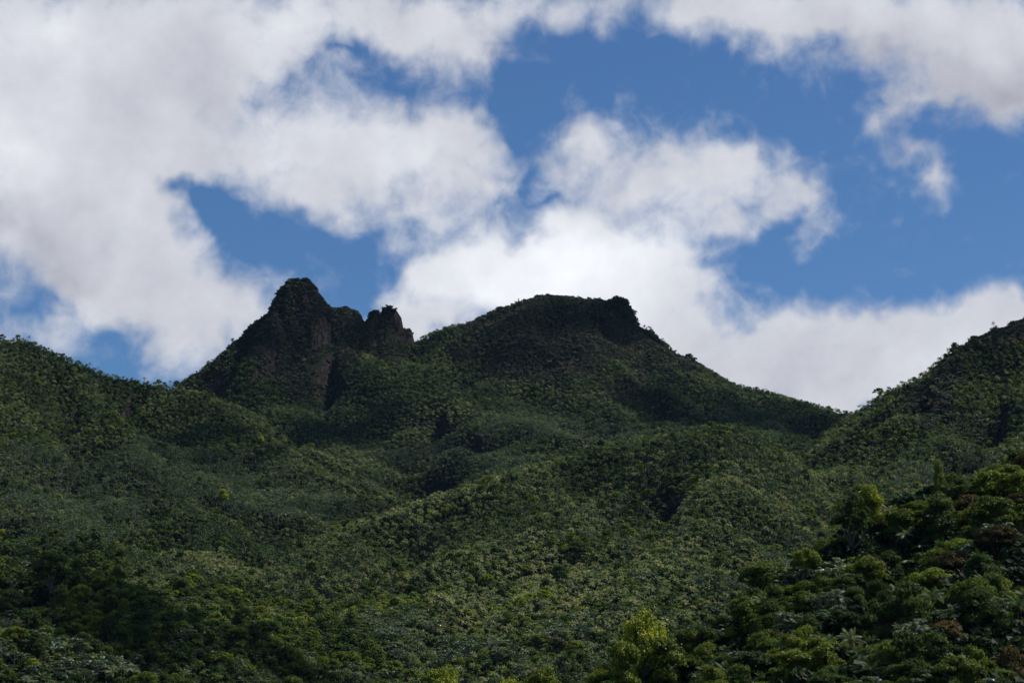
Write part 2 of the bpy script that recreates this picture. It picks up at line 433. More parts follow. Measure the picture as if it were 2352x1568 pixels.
for depth_, width_, pts in TRENCHES:
    W_ = [h for h in (hit(*q) for q in pts) if h]
    D2 = np.full(GX.shape, 1e9, np.float32)
    for (x0, y0), (x1, y1) in zip(W_[:-1], W_[1:]):
        dx, dy = x1 - x0, y1 - y0
        if dx * dx + dy * dy > 350 ** 2:
            continue
        t = np.clip(((GX - x0) * dx + (GY - y0) * dy) / (dx * dx + dy * dy + 1e-6), 0, 1)
        D2 = np.minimum(D2, (GX - x0 - t * dx) ** 2 + (GY - y0 - t * dy) ** 2)
    GZ = (GZ - 0.72 * depth_ * np.exp(-D2 / width_ ** 2)).astype(np.float32)

_ly = np.arange(NY)


def sample(X, Y, arr=None, nearest=False):
    """ground height (or zone) at world positions, from the grid"""
    arr = GZ if arr is None else arr
    fi = np.clip(np.interp(Y, Ys, _ly), 0, NY - 1.001)
    fj = np.clip((X / Y - arow[0]) / (arow[1] - arow[0]), 0, NA - 1.001)
    i, j = fi.astype(int), fj.astype(int)
    if nearest:
        return arr[np.round(fi).astype(int), np.round(fj).astype(int)]
    a, b = fi - i, fj - j
    return (arr[i, j] * (1 - a) + arr[i + 1, j] * a) * (1 - b) + (arr[i, j + 1] * (1 - a) + arr[i + 1, j + 1] * a) * b


# steepness, for the bare rock, and how high the line of sight over nearer ground stands
dzy = np.gradient(GZ, axis=0) / np.gradient(GY, axis=0)
dzx = np.gradient(GZ, axis=1) / np.gradient(GX, axis=1)
GS = np.sqrt(dzx ** 2 + dzy ** 2)
tan_el = (GZ + 3.0) / GY
HOR = np.maximum.accumulate(tan_el, axis=0)
HOR = np.vstack([HOR[:1] * 0 - 9, HOR[:-1]])


def mesh_object(name, V, F, mats, parent=None, mat_index=None, smooth=False, link=True):
    me = bpy.data.meshes.new(name)
    V = np.ascontiguousarray(V, np.float32)
    if isinstance(F, np.ndarray):
        n, k = F.shape
        me.vertices.add(len(V))
        me.vertices.foreach_set('co', V.ravel())
        me.loops.add(n * k)
        me.loops.foreach_set('vertex_index', F.astype(np.int32).ravel())
        me.polygons.add(n)
        me.polygons.foreach_set('loop_start', np.arange(0, n * k, k, dtype=np.int32))
        me.polygons.foreach_set('loop_total', np.full(n, k, np.int32))
        me.update(calc_edges=True)
    else:
        me.from_pydata([tuple(v) for v in V], [], F)
    for m in mats:
        me.materials.append(m)
    if mat_index is not None:
        me.polygons.foreach_set('material_index', np.asarray(mat_index, np.int32))
    me.polygons.foreach_set('use_smooth', np.full(len(me.polygons), smooth))
    o = bpy.data.objects.new(name, me)
    if parent is not None:
        o.parent = parent
    if link:
        C.objects.link(o)
    return o


# ----------------------------------------------------------------------------
# materials
# ----------------------------------------------------------------------------
def new_mat(name):
    m = bpy.data.materials.new(name)
    m.use_nodes = True
    m.node_tree.nodes.clear()
    return m


def ramp(t, fac, stops):
    r = nd(t, 'ShaderNodeValToRGB')
    e = r.color_ramp.elements
    while len(e) < len(stops):
        e.new(0.5)
    for k, (p, c) in enumerate(stops):
        e[k].position = p
        e[k].color = (*c, 1)
    t.links.new(fac, r.inputs[0])
    return r.outputs[0]


def leaf_mat(name, c0, c1, c2, rough=0.45, spec=0.5, trans=0.35, scale=1.2, tcol=(1.3, 1.5, 0.5)):
    """foliage: colours vary from plant to plant and from clump to clump; thin leaves let light through"""
    m = new_mat(name)
    t = m.node_tree
    L = t.links
    oi = nd(t, 'ShaderNodeObjectInfo')
    at_ = nd(t, 'ShaderNodeAttribute', attribute_type='INSTANCER', attribute_name='tint')
    co = nd(t, 'ShaderNodeTexCoord')
    n = nd(t, 'ShaderNodeTexNoise')
    n.inputs['Scale'].default_value = scale
    n.inputs['Detail'].default_value = 3
    L.new(co.outputs['Object'], n.inputs['Vector'])
    f = mth(t, 'MULTIPLY_ADD', n.outputs['Fac'], 1.3, c=-0.65)
    f = mth(t, 'ADD', f, mth(t, 'MULTIPLY_ADD', oi.outputs['Random'], 0.5, c=0.25))
    f = mth(t, 'ADD', f, at_.outputs['Fac'], clamp=True)
    col = ramp(t, f, [(0.0, c0), (0.5, c1), (1.0, c2)])
    p = nd(t, 'ShaderNodeBsdfPrincipled')
    L.new(col, p.inputs['Base Color'])
    p.inputs['Roughness'].default_value = rough
    p.inputs['Specular IOR Level'].default_value = spec
    tr = nd(t, 'ShaderNodeBsdfTranslucent')
    tm = nd(t, 'ShaderNodeMix', data_type='RGBA', blend_type='MULTIPLY')
    tm.inputs['Factor'].default_value = 1
    L.new(col, tm.inputs['A'])
    tm.inputs['B'].default_value = (*tcol, 1)
    L.new(tm.outputs['Result'], tr.inputs['Color'])
    ms = nd(t, 'ShaderNodeMixShader')
    ms.inputs[0].default_value = trans
    L.new(p.outputs[0], ms.inputs[1])
    L.new(tr.outputs[0], ms.inputs[2])
    o = nd(t, 'ShaderNodeOutputMaterial')
    L.new(ms.outputs[0], o.inputs[0])
    return m


def plain_mat(name, c0, c1, rough=0.85, scale=3.0, stretch=(1, 1, 1), bump=0.0):
    m = new_mat(name)
    t = m.node_tree
    L = t.links
    co = nd(t, 'ShaderNodeTexCoord')
    mp = nd(t, 'ShaderNodeMapping')
    mp.inputs['Scale'].default_value = stretch
    L.new(co.outputs['Object'], mp.inputs[0])
    n = nd(t, 'ShaderNodeTexNoise')
    n.inputs['Scale'].default_value = scale
    n.inputs['Detail'].default_value = 5
    L.new(mp.outputs[0], n.inputs['Vector'])
    col = ramp(t, n.outputs['Fac'], [(0.3, c0), (0.7, c1)])
    p = nd(t, 'ShaderNodeBsdfPrincipled')
    L.new(col, p.inputs['Base Color'])
    p.inputs['Roughness'].default_value = rough
    if bump:
        b = nd(t, 'ShaderNodeBump')
        b.inputs['Strength'].default_value = bump
        L.new(n.outputs['Fac'], b.inputs['Height'])
        L.new(b.outputs[0], p.inputs['Normal'])
    o = nd(t, 'ShaderNodeOutputMaterial')
    L.new(p.outputs[0], o.inputs[0])
    return m


M_palm = leaf_mat('palm_fronds', (.015, .038, .016), (.072, .108, .044), (.31, .30, .17), 0.55, 0.12, 0.25, 0.9)  # the tan top tone puts sunlit frond highlights into the colour
M_dry = leaf_mat('dry_fronds', (.12, .09, .055), (.22, .17, .11), (.36, .29, .2), 0.7, 0.3, 0.2, 2.0, (1.1, 1.0, 0.8))
M_broad = leaf_mat('broad_leaves', (.012, .027, .009), (.046, .076, .018), (.15, .19, .042), 0.55, 0.12, 0.3, 0.45)
M_olive = leaf_mat('olive_leaves', (.03, .044, .007), (.095, .120, .014), (.23, .26, .035), 0.5, 0.15, 0.35, 0.45)
M_bright = leaf_mat('yellow_green_leaves', (.05, .08, .008), (.18, .21, .010), (.46, .46, .018), 0.5, 0.4, 0.4, 0.5, (1.1, 1.25, 0.4))
M_brown = leaf_mat('russet_leaves', (.03, .034, .010), (.085, .072, .022), (.19, .13, .04), 0.55, 0.15, 0.3, 0.5, (1.3, 1.1, 0.5))
M_silver = leaf_mat('silvery_leaves', (.026, .052, .017), (.070, .108, .038), (.18, .22, .10), 0.46, 0.15, 0.15, 0.8, (1.0, 1.3, 0.8))
M_white = leaf_mat('pale_leaf_undersides', (.2, .24, .22), (.34, .38, .36), (.5, .54, .52), 0.35, 0.7, 0.1, 0.8, (1, 1, 1))
M_scrub = leaf_mat('scrub_leaves', (.015, .022, .014), (.056, .062, .038), (.145, .135, .085), 0.6, 0.2, 0.15, 0.25, (1.2, 1.2, 0.6))
M_under = leaf_mat('undergrowth_leaves', (.006, .013, .006), (.018, .032, .012), (.05, .075, .025), 0.6, 0.1, 0.2, 0.45)  # darker than the trees: shade in the gaps between crowns put into the colour
M_cool = leaf_mat('grey_palm_fronds', (.015, .036, .016), (.068, .100, .048), (.29, .29, .19), 0.55, 0.12, 0.25, 0.9)  # slightly greyer green, with some distance haze put into the colour
M_fern = leaf_mat('tree_fern_fronds', (.05, .085, .018), (.10, .15, .03), (.16, .22, .05), 0.5, 0.4, 0.4, 0.9)
M_bark = plain_mat('bark', (.05, .042, .034), (.13, .115, .095), 0.9, 3.0, (1, 1, .3), 0.3)
M_palebark = plain_mat('pale_bark', (.12, .115, .10), (.26, .25, .22), 0.85, 3.0, (1, 1, .4), 0.3)

# hillside: dark leaf litter and undergrowth, rock wherever it is too steep for soil
M_hill = new_mat('hillside')
t = M_hill.node_tree
L = t.links
geo = nd(t, 'ShaderNodeNewGeometry')
co = nd(t, 'ShaderNodeTexCoord')
sn = nd(t, 'ShaderNodeSeparateXYZ')
L.new(geo.outputs['True Normal'], sn.inputs[0])
n1 = nd(t, 'ShaderNodeTexNoise')
n1.inputs['Scale'].default_value = 0.35
n1.inputs['Detail'].default_value = 6
L.new(co.outputs['Object'], n1.inputs['Vector'])
mp = nd(t, 'ShaderNodeMapping')
mp.inputs['Scale'].default_value = (0.32, 0.3, 0.07)
mp.inputs['Rotation'].default_value = (0, math.radians(12), 0)
L.new(co.outputs['Object'], mp.inputs[0])
n2 = nd(t, 'ShaderNodeTexNoise')
n2.inputs['Scale'].default_value = 1.0
n2.inputs['Detail'].default_value = 8
n2.inputs['Roughness'].default_value = 0.65
L.new(mp.outputs[0], n2.inputs['Vector'])
soil = ramp(t, n1.outputs['Fac'], [(0.35, (.005, .009, .003)), (0.65, (.014, .022, .007))])
rock = ramp(t, n2.outputs['Fac'], [(0.3, (.004, .0035, .0035)), (0.48, (.013, .010, .0095)), (0.66, (.042, .033, .030))])
rk = nd(t, 'ShaderNodeMapRange')
L.new(mth(t, 'MULTIPLY_ADD', n1.outputs['Fac'], 0.25, c=sn.outputs[2]), rk.inputs['Value'])
rk.inputs['From Min'].default_value = 0.86
rk.inputs['From Max'].default_value = 0.76
mixc = nd(t, 'ShaderNodeMix', data_type='RGBA')
L.new(rk.outputs[0], mixc.inputs['Factor'])
L.new(soil, mixc.inputs['A'])
L.new(rock, mixc.inputs['B'])
p = nd(t, 'ShaderNodeBsdfPrincipled')
L.new(mixc.outputs['Result'], p.inputs['Base Color'])
p.inputs['Roughness'].default_value = 1.0
p.inputs['Specular IOR Level'].default_value = 0.05
bp = nd(t, 'ShaderNodeBump')
bp.inputs['Strength'].default_value = 0.8
bp.inputs['Distance'].default_value = 1.5
L.new(n2.outputs['Fac'], bp.inputs['Height'])
L.new(bp.outputs[0], p.inputs['Normal'])
o = nd(t, 'ShaderNodeOutputMaterial')
L.new(p.outputs[0], o.inputs[0])

V = np.stack([GX, GY, GZ], -1).reshape(-1, 3)
idx = np.arange(NY * NA).reshape(NY, NA)
F = np.stack([idx[:-1, :-1], idx[:-1, 1:], idx[1:, 1:], idx[1:, :-1]], -1).reshape(-1, 4)
hills = mesh_object('hills', V, F, [M_hill], smooth=True)
hills['kind'] = 'structure'
M_ground = plain_mat('valley_ground', (.012, .018, .008), (.03, .04, .018), 0.95, 0.02)
g = 30000.0
ground = mesh_object('ground', np.array([(-g, -g, -3.2), (g, -g, -3.2), (g, g, -3.2), (-g, g, -3.2)]), np.array([[0, 1, 2, 3]]), [M_ground])
ground['kind'] = 'structure'


# ----------------------------------------------------------------------------
# plants: prototypes
# ----------------------------------------------------------------------------
def unit(v):
    return v / np.maximum(np.linalg.norm(v, axis=-1, keepdims=True), 1e-9)


def leaves(P, Nrm, size, r, aspect=1.0):
    """one kinked quad per point, facing roughly along Nrm"""
    n = len(P)
    a = unit(np.cross(Nrm, r.normal(size=(n, 3))))
    b = np.cross(Nrm, a)
    size = np.asarray(size).reshape(-1, 1) * np.ones((n, 1))
    a = a * size * 0.5 * aspect
    b = b * size * 0.5
    kink = Nrm * size * 0.12
    V = np.stack([P - a, P - b * 0.9 + kink, P + a, P + b * 0.9 + kink], 1).reshape(-1, 3)
    return V, np.arange(4 * n).reshape(n, 4)


def tube(pts, radii, k=5):
    pts = np.asarray(pts, float)
    V, F = [], []
    for i, (p, r) in enumerate(zip(pts, radii)):
        d = unit(pts[min(i + 1, len(pts) - 1)] - pts[max(i - 1, 0)])
        u = unit(np.cross(d, [0.3, 1, 0.1]))
        w = np.cross(d, u)
        for j in range(k):
            an = 2 * math.pi * j / k
            V.append(p + r * (math.cos(an) * u + math.sin(an) * w))
        if i:
            for j in range(k):
                F.append((k * (i - 1) + j, k * (i - 1) + (j + 1) % k, k * i + (j + 1) % k, k * i + j))
    return np.array(V), np.array(F)


def merge(parts):
    Vs, Fs, off = [], [], 0
    for V, F in parts:
        Vs.append(V)
        Fs.append(F + off)
        off += len(V)
    return np.concatenate(Vs), np.concatenate(Fs)


def lumps_crown(r, rx, ry, rz, z0, nl, per, leaf, lump=0.42, flat=0.0, tall=False):
    """a crown of many leafy clumps: returns leaf mesh and clump centres"""
    parts, cs = [], []
    for k in range(nl):
        th = r.uniform(0, 2 * math.pi)
        u = r.uniform(-0.62 if per > 200 else -0.25, 1.0)
        rad = math.sqrt(max(0.0, 1 - max(u, 0) ** 2)) * r.uniform(0.35, 0.85)
        if k == 0:
            rad, u = 0.0, 0.75
        c = np.array([rx * rad * math.cos(th), ry * rad * math.sin(th), z0 + rz * (u * 0.75)])
        lr = lump * (rx + ry + rz) / 3 * r.uniform(0.65, 1.2)
        d = unit(r.normal(size=(per, 3)))
        d[:, 2] = np.abs(d[:, 2]) * 1.0 - 0.35 * (r.random(per) < 0.45)
        d = unit(d)
        rad_ = lr * (0.72 + 0.35 * r.random((per, 1)) ** 0.7) * (1 + 0.22 * np.sin(5 * d[:, :1] + 7 * d[:, 1:2] + k))
        rad_ = rad_ * np.where(r.random((per, 1)) < .09, r.uniform(1.1, 1.6, (per, 1)), 1.0)
        Pp = c + d * rad_ * np.array([1, 1, 0.75 - flat])
        nn = unit(d * 0.7 + r.normal(size=(per, 3)) * 0.55 + np.array([0, 0, 0.5]))
        parts.append(leaves(Pp, nn, leaf * r.uniform(0.6, 1.3, per), r))
        cs.append(c)
    return merge(parts), cs


def limbs(r, cs, H, base_r, n=7, lean=0.0):
    fork = np.array([lean, 0, H * 0.45])
    parts = [tube([(0, 0, -1.0), (lean * 0.3, 0.05, H * 0.22), fork], [base_r * 1.35, base_r, base_r * 0.8], 7)]
    for c in cs[:n]:
        mid = fork * 0.45 + c * 0.55 + r.normal(size=3) * 0.25 + np.array([0, 0, -0.25])
        parts.append(tube([fork - (0, 0, 0.3), mid, c], [base_r * 0.55, base_r * 0.32, base_r * 0.1], 4))
    return merge(parts)


def frond(r, phi, el0, length, bend, segs, leaflets, width, sag=0.35):
    """one feather frond; leaflets=0 builds two folded strips instead of single leaflets"""
    n = segs + 1
    ts = np.linspace(0, 1, n)
    el = el0 - bend * ts ** 1.3
    step = length / segs
    p = np.zeros((n, 3))
    for i in range(1, n):
        e = (el[i] + el[i - 1]) / 2
        p[i] = p[i - 1] + step * np.array([math.cos(e), 0, math.sin(e)])
    w = width * np.sin(np.pi * np.clip(ts * 0.9 + 0.1, 0, 1)) ** 0.6
    tang = np.stack([np.cos(el), 0 * el, np.sin(el)], -1)
    up = np.stack([-np.sin(el), 0 * el, np.cos(el)], -1)
    side = np.array([0, 1.0, 0])
    parts = []
    tw = r.uniform(-0.5, 0.5)
    if leaflets == 0:
        for sg in (-1, 1):
            e = p + sg * side * w[:, None] * math.cos(sag + sg * tw) - up * w[:, None] * math.sin(sag + sg * tw) + tang * w[:, None] * 0.35
            V = np.concatenate([p, e])
            F = np.array([[i, i + 1, n + i + 1, n + i] for i in range(n - 1)])
            parts.append((V, F))
    else:
        tt = np.linspace(0.1, 1.0, leaflets)
        pp = np.stack([np.interp(tt, ts, p[:, k]) for k in range(3)], -1)
        tg = np.stack([np.interp(tt, ts, tang[:, k]) for k in range(3)], -1)
        uu = np.stack([np.interp(tt, ts, up[:, k]) for k in range(3)], -1)
        ww = width * np.sin(np.pi * np.clip(tt * 0.86 + 0.12, 0, 1)) ** 0.7
        hw = length / leaflets * 0.36
        for sg in (-1, 1):
            dr = sag + r.uniform(-0.15, 0.25, (leaflets, 1)) + sg * tw * 0.6
            d = unit(sg * side * np.cos(dr) - uu * np.sin(dr) + tg * 0.55)
            e1 = pp + d * ww[:, None] * 0.6
            e2 = pp + d * ww[:, None] + np.array([0, 0, -0.16]) * ww[:, None]
            a = tg * hw
            V = np.stack([pp - a * 0.5, pp + a * 0.5, e1 + a, e1 - a, e2 + a * 0.2, e2 - a * 0.2], 1).reshape(-1, 3)
            b = np.arange(leaflets) * 6
            F = np.concatenate([np.stack([b, b + 1, b + 2, b + 3], -1), np.stack([b + 3, b + 2, b + 4, b + 5], -1)])
            parts.append((V, F))
        parts.append(tube(p, np.linspace(0.035, 0.012, n), 3))
    V, F = merge(parts)
    c, s = math.cos(phi), math.sin(phi)
    R = np.array([[c, -s, 0], [s, c, 0], [0, 0, 1]])
    return V @ R.T, F


def palm_parts(seed, near, n=None, length=2.6, top=7.0, spread=(1.35, -0.1), dry=2):
    r = np.random.default_rng(seed)
    n = n or (15 if near else 10)
    head = np.array([r.uniform(-.3, .3), r.uniform(-.3, .3), top])
    parts = []
    for k in range(n):
        q = (k + 0.5) / n
        el0 = spread[0] + (spread[1] - spread[0]) * q + r.uniform(-.12, .12)
        parts.append(frond(r, k * 2.399 + r.uniform(-.25, .25), el0, length * r.uniform(.85, 1.12) * (0.82 + 0.3 * q), r.uniform(0.7, 1.25), 7 if near else 4,
                           24 if near else 0, (0.62 if near else 0.36) * length / 2.6, 0.45))
    V, F = merge(parts)
    crown = (V + head, F)
    dp = []
    for k in range(dry):
        dp.append(frond(r, r.uniform(0, 6.28), r.uniform(-0.5, 0.3), length * r.uniform(.5, .8), r.uniform(0.8, 1.4), 4, 10 if near else 0, 0.22, 0.9))
    dryp = None
    if dp:
        V, F = merge(dp)
        dryp = (V + head - (0, 0, 0.15), F)
    trunk = tube([(0, 0, -1), (head[0] * .3, head[1] * .5, top * .5), head], [0.16, 0.12, 0.1], 6 if near else 4)
    return crown, dryp, trunk


def make_palm(seed, near, name='sierra_palm', link=True, mat=None, **kw):
    mat = mat or M_palm
    crown, dryp, trunk = palm_parts(seed, near, **kw)
    if near:
        root = bpy.data.objects.new(name, None)
        if link:
            C.objects.link(root)
        mesh_object('crown', *crown, [mat], root, link=link)
        if dryp:
            mesh_object('dry_frond', *dryp, [M_dry], root, link=link)
        mesh_object('trunk', *trunk, [M_bark], root, link=link)
        return root
    V, F = merge([crown] + ([dryp] if dryp else []) + [trunk])
    mi = np.concatenate([np.zeros(len(crown[1])), np.ones(len(dryp[1]) if dryp else 0), np.full(len(trunk[1]), 2)])
    return mesh_object(name, V, F, [mat, M_dry, M_bark], mat_index=mi, link=False)


def broad_parts(seed, near, kind='round', size=1.0):
    r = np.random.default_rng(seed)
    if kind == 'round':
        (V, F), cs = lumps_crown(r, 2.7, 2.6, 3.8, 5.0, 22 if near else 9, 400 if near else 46, 0.27 if near else 0.75, 0.36 if near else 0.42)
    elif kind == 'wide':
        (V, F), cs = lumps_crown(r, 3.8, 3.4, 2.6, 5.8, 24 if near else 10, 400 if near else 46, 0.27 if near else 0.8, 0.31 if near else 0.38, 0.15)
    elif kind == 'tall':
        (V, F), cs = lumps_crown(r, 2.3, 2.3, 4.6, 4.6, 22 if near else 9, 400 if near else 46, 0.26 if near else 0.7, 0.33 if near else 0.4)
    return (V, F), limbs(r, cs, 6.0, 0.2, 8 if near else 2)


def make_broad(seed, near, mat, kind, name='broadleaf_tree', link=True):
    crown, trunk = broad_parts(seed, near, kind)
    if near:
        root = bpy.data.objects.new(name, None)
        if link:
            C.objects.link(root)
        mesh_object('crown', *crown, [mat], root, link=link)
        mesh_object('trunk', *trunk, [M_bark], root, link=link)
        return root
    V, F = merge([crown, trunk])
    return mesh_object(name, V, F, [mat, M_bark], mat_index=np.concatenate([np.zeros(len(crown[1])), np.ones(len(trunk[1]))]), link=False)


def silver_parts(seed, near):
    """trumpet tree: tiers of big lobed leaves, some showing pale undersides"""
    r = np.random.default_rng(seed)
    tips = []
    for k in range(15 if near else 7):
        th, rad = r.uniform(0, 6.28), 2.9 * math.sqrt(r.random())
        tips.append(np.array([rad * math.cos(th), rad * math.sin(th), 6.6 - 0.14 * rad * rad + r.uniform(-.7, .9)]))
    g_, w_ = [], []
    for tpt in tips:
        for q in range(11 if near else 6):
            th = r.uniform(0, 6.28)
            c = tpt + np.array([math.cos(th), math.sin(th), 0]) * r.uniform(0.3, 1.05) + np.array([0, 0, r.uniform(-.2, .15)])
            nrm = unit(np.array([0, 0, 1.0]) + 0.38 * r.normal(size=3))
            a = unit(np.cross(nrm, r.normal(size=3)))
            b = np.cross(nrm, a)
            R_ = r.uniform(.34, .58) * (1 if near else 1.35)
            nl = 8 if near else 4
            V, F = [c + nrm * 0.05], []
            for j in range(nl):
                an = 2 * math.pi * j / nl
                for da, rr_ in ((-.27, .62), (0, 1.0), (.27, .62)):
                    sc_ = 1 if near else 1.3
                    V.append(c + R_ * rr_ * (math.cos(an + da * sc_) * a + math.sin(an + da * sc_) * b) - nrm * R_ * 0.3 * rr_)
                F.append((0, 3 * j + 1, 3 * j + 2, 3 * j + 3))
            (w_ if r.random() < (0.12 if near else 0.05) else g_).append((np.array(V), np.array(F)))
    w_ = w_ or [g_.pop()]
    G, Wt = merge(g_), merge(w_)
    fork = np.array([0, 0, 4.2])
    tr = [tube([(0, 0, -1), (.1, 0, 2), fork], [.17, .14, .12], 6)]
    for tpt in (tips if near else tips[:3]):
        tr.append(tube([fork - (0, 0, .2), (fork + tpt) / 2 - (0, 0, .3), tpt - (0, 0, .1)], [.08, .06, .04], 4))
    return G, Wt, merge(tr)


def make_silver(seed, near, name='trumpet_tree', link=True):
    G, Wt, tr = silver_parts(seed, near)
    if near:
        root = bpy.data.objects.new(name, None)
        if link:
            C.objects.link(root)
        V, F = merge([G, Wt])
        mesh_object('crown', V, F, [M_silver, M_white], root, mat_index=np.concatenate([np.zeros(len(G[1])), np.ones(len(Wt[1]))]), link=link)
        mesh_object('trunk', *tr, [M_palebark], root, link=link)
        return root
    V, F = merge([G, Wt, tr])
    return mesh_object(name, V, F, [M_silver, M_white, M_palebark], mat_index=np.concatenate([np.zeros(len(G[1])), np.ones(len(Wt[1])), np.full(len(tr[1]), 2)]), link=False)


def make_shrub(seed, mat, kind, name):
    r = np.random.default_rng(seed)
    (V, F), cs = lumps_crown(r, 1.7, 1.7, 1.5, 0.7, 7, 46, 0.5, 0.5)
    return mesh_object(name, V, F, [mat], link=False)


# far-off variants (for the massed forest): one mesh per plant
FAR = {
    'palm': [make_palm(100 + k, False, 'far_palm', top=5.0 + 0.5 * (k % 3), n=13 + k % 3, dry=1 + k % 3, spread=(1.35, -0.15 - .1 * (k % 2))) for k in range(7)],
    'cool': [make_palm(150 + k, False, 'grey_far_palm', top=4.6 + 0.5 * (k % 3), n=13 + k % 3, dry=1 + k % 2, spread=(1.35, -0.15 - .1 * (k % 2)), mat=M_cool) for k in range(6)],
    'broad': [make_broad(200 + k, False, [M_broad, M_broad, M_olive, M_broad, M_broad, M_broad, M_olive, M_broad][k % 8], ['round', 'wide', 'tall', 'round', 'wide'][k % 5], 'far_broadleaf') for k in range(8)],
    'silver': [make_silver(300 + k, False, 'far_trumpet_tree') for k in range(4)],
    'scrub': [make_shrub(400 + k, M_scrub, 0, 'far_scrub') for k in range(5)],
    'green': [make_shrub(450 + k, M_under, 0, 'far_green_scrub') for k in range(3)],
}

# ----------------------------------------------------------------------------
# where everything grows
# ----------------------------------------------------------------------------


def patch(px, py, P):
    """the strongest of several soft patches at those places on the hillside, 0..1"""
    out = np.zeros(px.shape)
    for (x, y, rx, ry) in P:
        q = ((px - x) / rx) ** 2 + ((py - y) / ry) ** 2
        out = np.maximum(out, np.clip(1.6 - q * 1.1, 0, 1))
    return out


SCRUB = [(690, 715, 95, 100), (610, 765, 80, 45), (690, 815, 75, 50), (790, 725, 45, 30), (880, 740, 75, 45), (910, 790, 60, 40), (800, 790, 30, 60),
         (1280, 750, 210, 70), (1150, 760, 90, 40), (1230, 810, 150, 60), (1420, 730, 70, 60), (1390, 780, 90, 45), (1540, 830, 75, 32), (1590, 830, 40, 25), (1480, 780, 60, 30),
         (2310, 745, 90, 32), (2230, 780, 45, 25), (2130, 915, 60, 35), (2180, 850, 40, 25), (1080, 800, 60, 30), (330, 925, 90, 30), (400, 960, 70, 30), (720, 890, 60, 22)]
SCRUB = [q for q in SCRUB if q[0] not in (330, 400)]
SILVER = [(130, 1060, 170, 60), (330, 1050, 130, 40), (430, 1100, 160, 40), (560, 1060, 120, 30), (180, 1150, 200, 50), (120, 1200, 160, 45), (600, 1130, 160, 35), (700, 1160, 120, 30),
          (1230, 980, 160, 30), (1400, 990, 90, 25), (880, 1030, 60, 18), (1000, 1040, 140, 30), (1150, 1060, 90, 25), (130, 1520, 190, 60), (60, 1480, 120, 40), (900, 1430, 120, 40), (1100, 1500, 150, 30),
          (950, 1500, 90, 30), (1300, 1440, 70, 25), (1750, 1340, 90, 30), (2130, 1090, 110, 25), (2250, 1070, 100, 25), (1820, 1290, 60, 25), (1640, 1470, 90, 40), (430, 1420, 120, 40), (2200, 970, 90, 25)]
BROAD = [(100, 1310, 200, 60), (380, 1400, 220, 60), (250, 1430, 160, 50), (650, 1470, 200, 50), (1340, 1250, 60, 16), (900, 1390, 90, 22), (560, 1370, 90, 30), (700, 1430, 120, 30),
         (1650, 990, 25, 15), (1560, 1110, 40, 20), (2050, 1000, 60, 20), (1880, 1180, 40, 20), (540, 850, 50, 25), (560, 900, 110, 20), (100, 1010, 60, 20), (300, 960, 60, 20), (800, 1500, 120, 40)]

PTS = []


def scatter(y0, y1, spacing, zones, seed):
    r = np.random.default_rng(seed)
    amax = 0.262
    X, Y = np.meshgrid(np.arange(-amax * y1, amax * y1, spacing), np.arange(y0, y1, spacing))
    X = X + r.uniform(-.48, .48, X.shape) * spacing
    Y = Y + r.uniform(-.48, .48, Y.shape) * spacing
    X, Y = X.ravel(), Y.ravel()
    k = np.abs(X / Y) < amax
    X, Y = X[k], Y[k]
    zn = sample(X, Y, GZONE, True)
    k = np.isin(zn, [ZONES.index(z) for z in zones])
    X, Y, zn = X[k], Y[k], zn[k]
    Z = sample(X, Y)
    hor = sample(X, Y, HOR)
    k = (Z + 9) / Y > hor - 2.0 / Y
    return X[k], Y[k], Z[k], zn[k]


def classify(X, Y, Z, zn, seed):
    r = np.random.default_rng(seed)
    px, py = project(X, Y, Z + 5)
    n1 = fbm(X / 34, Y / 34, 61, 3)
    n2 = fbm(X / 30 + 9, Y / 30, 71, 3)
    n3 = fbm(X / 22 + 30, Y / 22, 81, 2)
    u = r.random(len(X))
    st = sample(X, Y, GS.astype(np.float32))
    near = zn == ZONES.index('near')
    low = zn == ZONES.index('low')
    crag = zn == ZONES.index('crag')
    kind = np.full(len(X), 'palm', object)
    pb = np.where(near, 0.46, np.where(low, 0.26, 0.05)) + 0.35 * np.clip(n1 - 0.25, 0, 1) + 0.65 * patch(px, py, BROAD) + np.clip((py - 1330) / 900, 0, .16)
    psv = np.where(near, 0.15, 0.03) + 0.45 * np.clip(n2 - 0.3, 0, 1) + 0.48 * patch(px, py, SILVER)
    psc = np.clip(patch(px, py, SCRUB) * 1.5 + 0.9 * n3 * (patch(px, py, SCRUB) > 0.02) - 0.15, 0, 1)
    psc = np.where(Y < 1400, 0, psc)
    psc = np.where((zn == ZONES.index('dome')) & (py < 770) & (px > 1060) & (px < 1460), 1.0, psc)
    kind[u < pb + psv] = 'silver'
    kind[u < pb] = 'broad'
    u2 = r.random(len(X))
    kind[(u2 < psc) | (crag & (u2 < np.where(patch(px, py, SCRUB) > .15, .95, .25)))] = 'scrub'
    gp = patch(px, py, [(940, 830, 200, 50), (800, 850, 40, 60), (1100, 780, 80, 30), (1340, 730, 50, 20), (1600, 850, 60, 30), (530, 840, 60, 30)])
    kind[(kind == 'scrub') & (u < 0.10 + 0.3 * gp)] = 'green'
    cliff = patch(px, py, [(745, 800, 26, 75), (725, 830, 18, 40), (862, 735, 12, 22), (945, 765, 10, 25), (1418, 752, 22, 22)])
    cliff = np.maximum(cliff, crag * np.clip((n1 + 0.8 * n3 - 0.3) * 5, 0, 1) * (st > 1.3))
    keep = ~((st > 1.5) & (kind != 'scrub') & (kind != 'green')) & ~((cliff > 0.3) & (st > 0.8) & (u < 0.93))
    return kind, keep, px, py, n1, n2


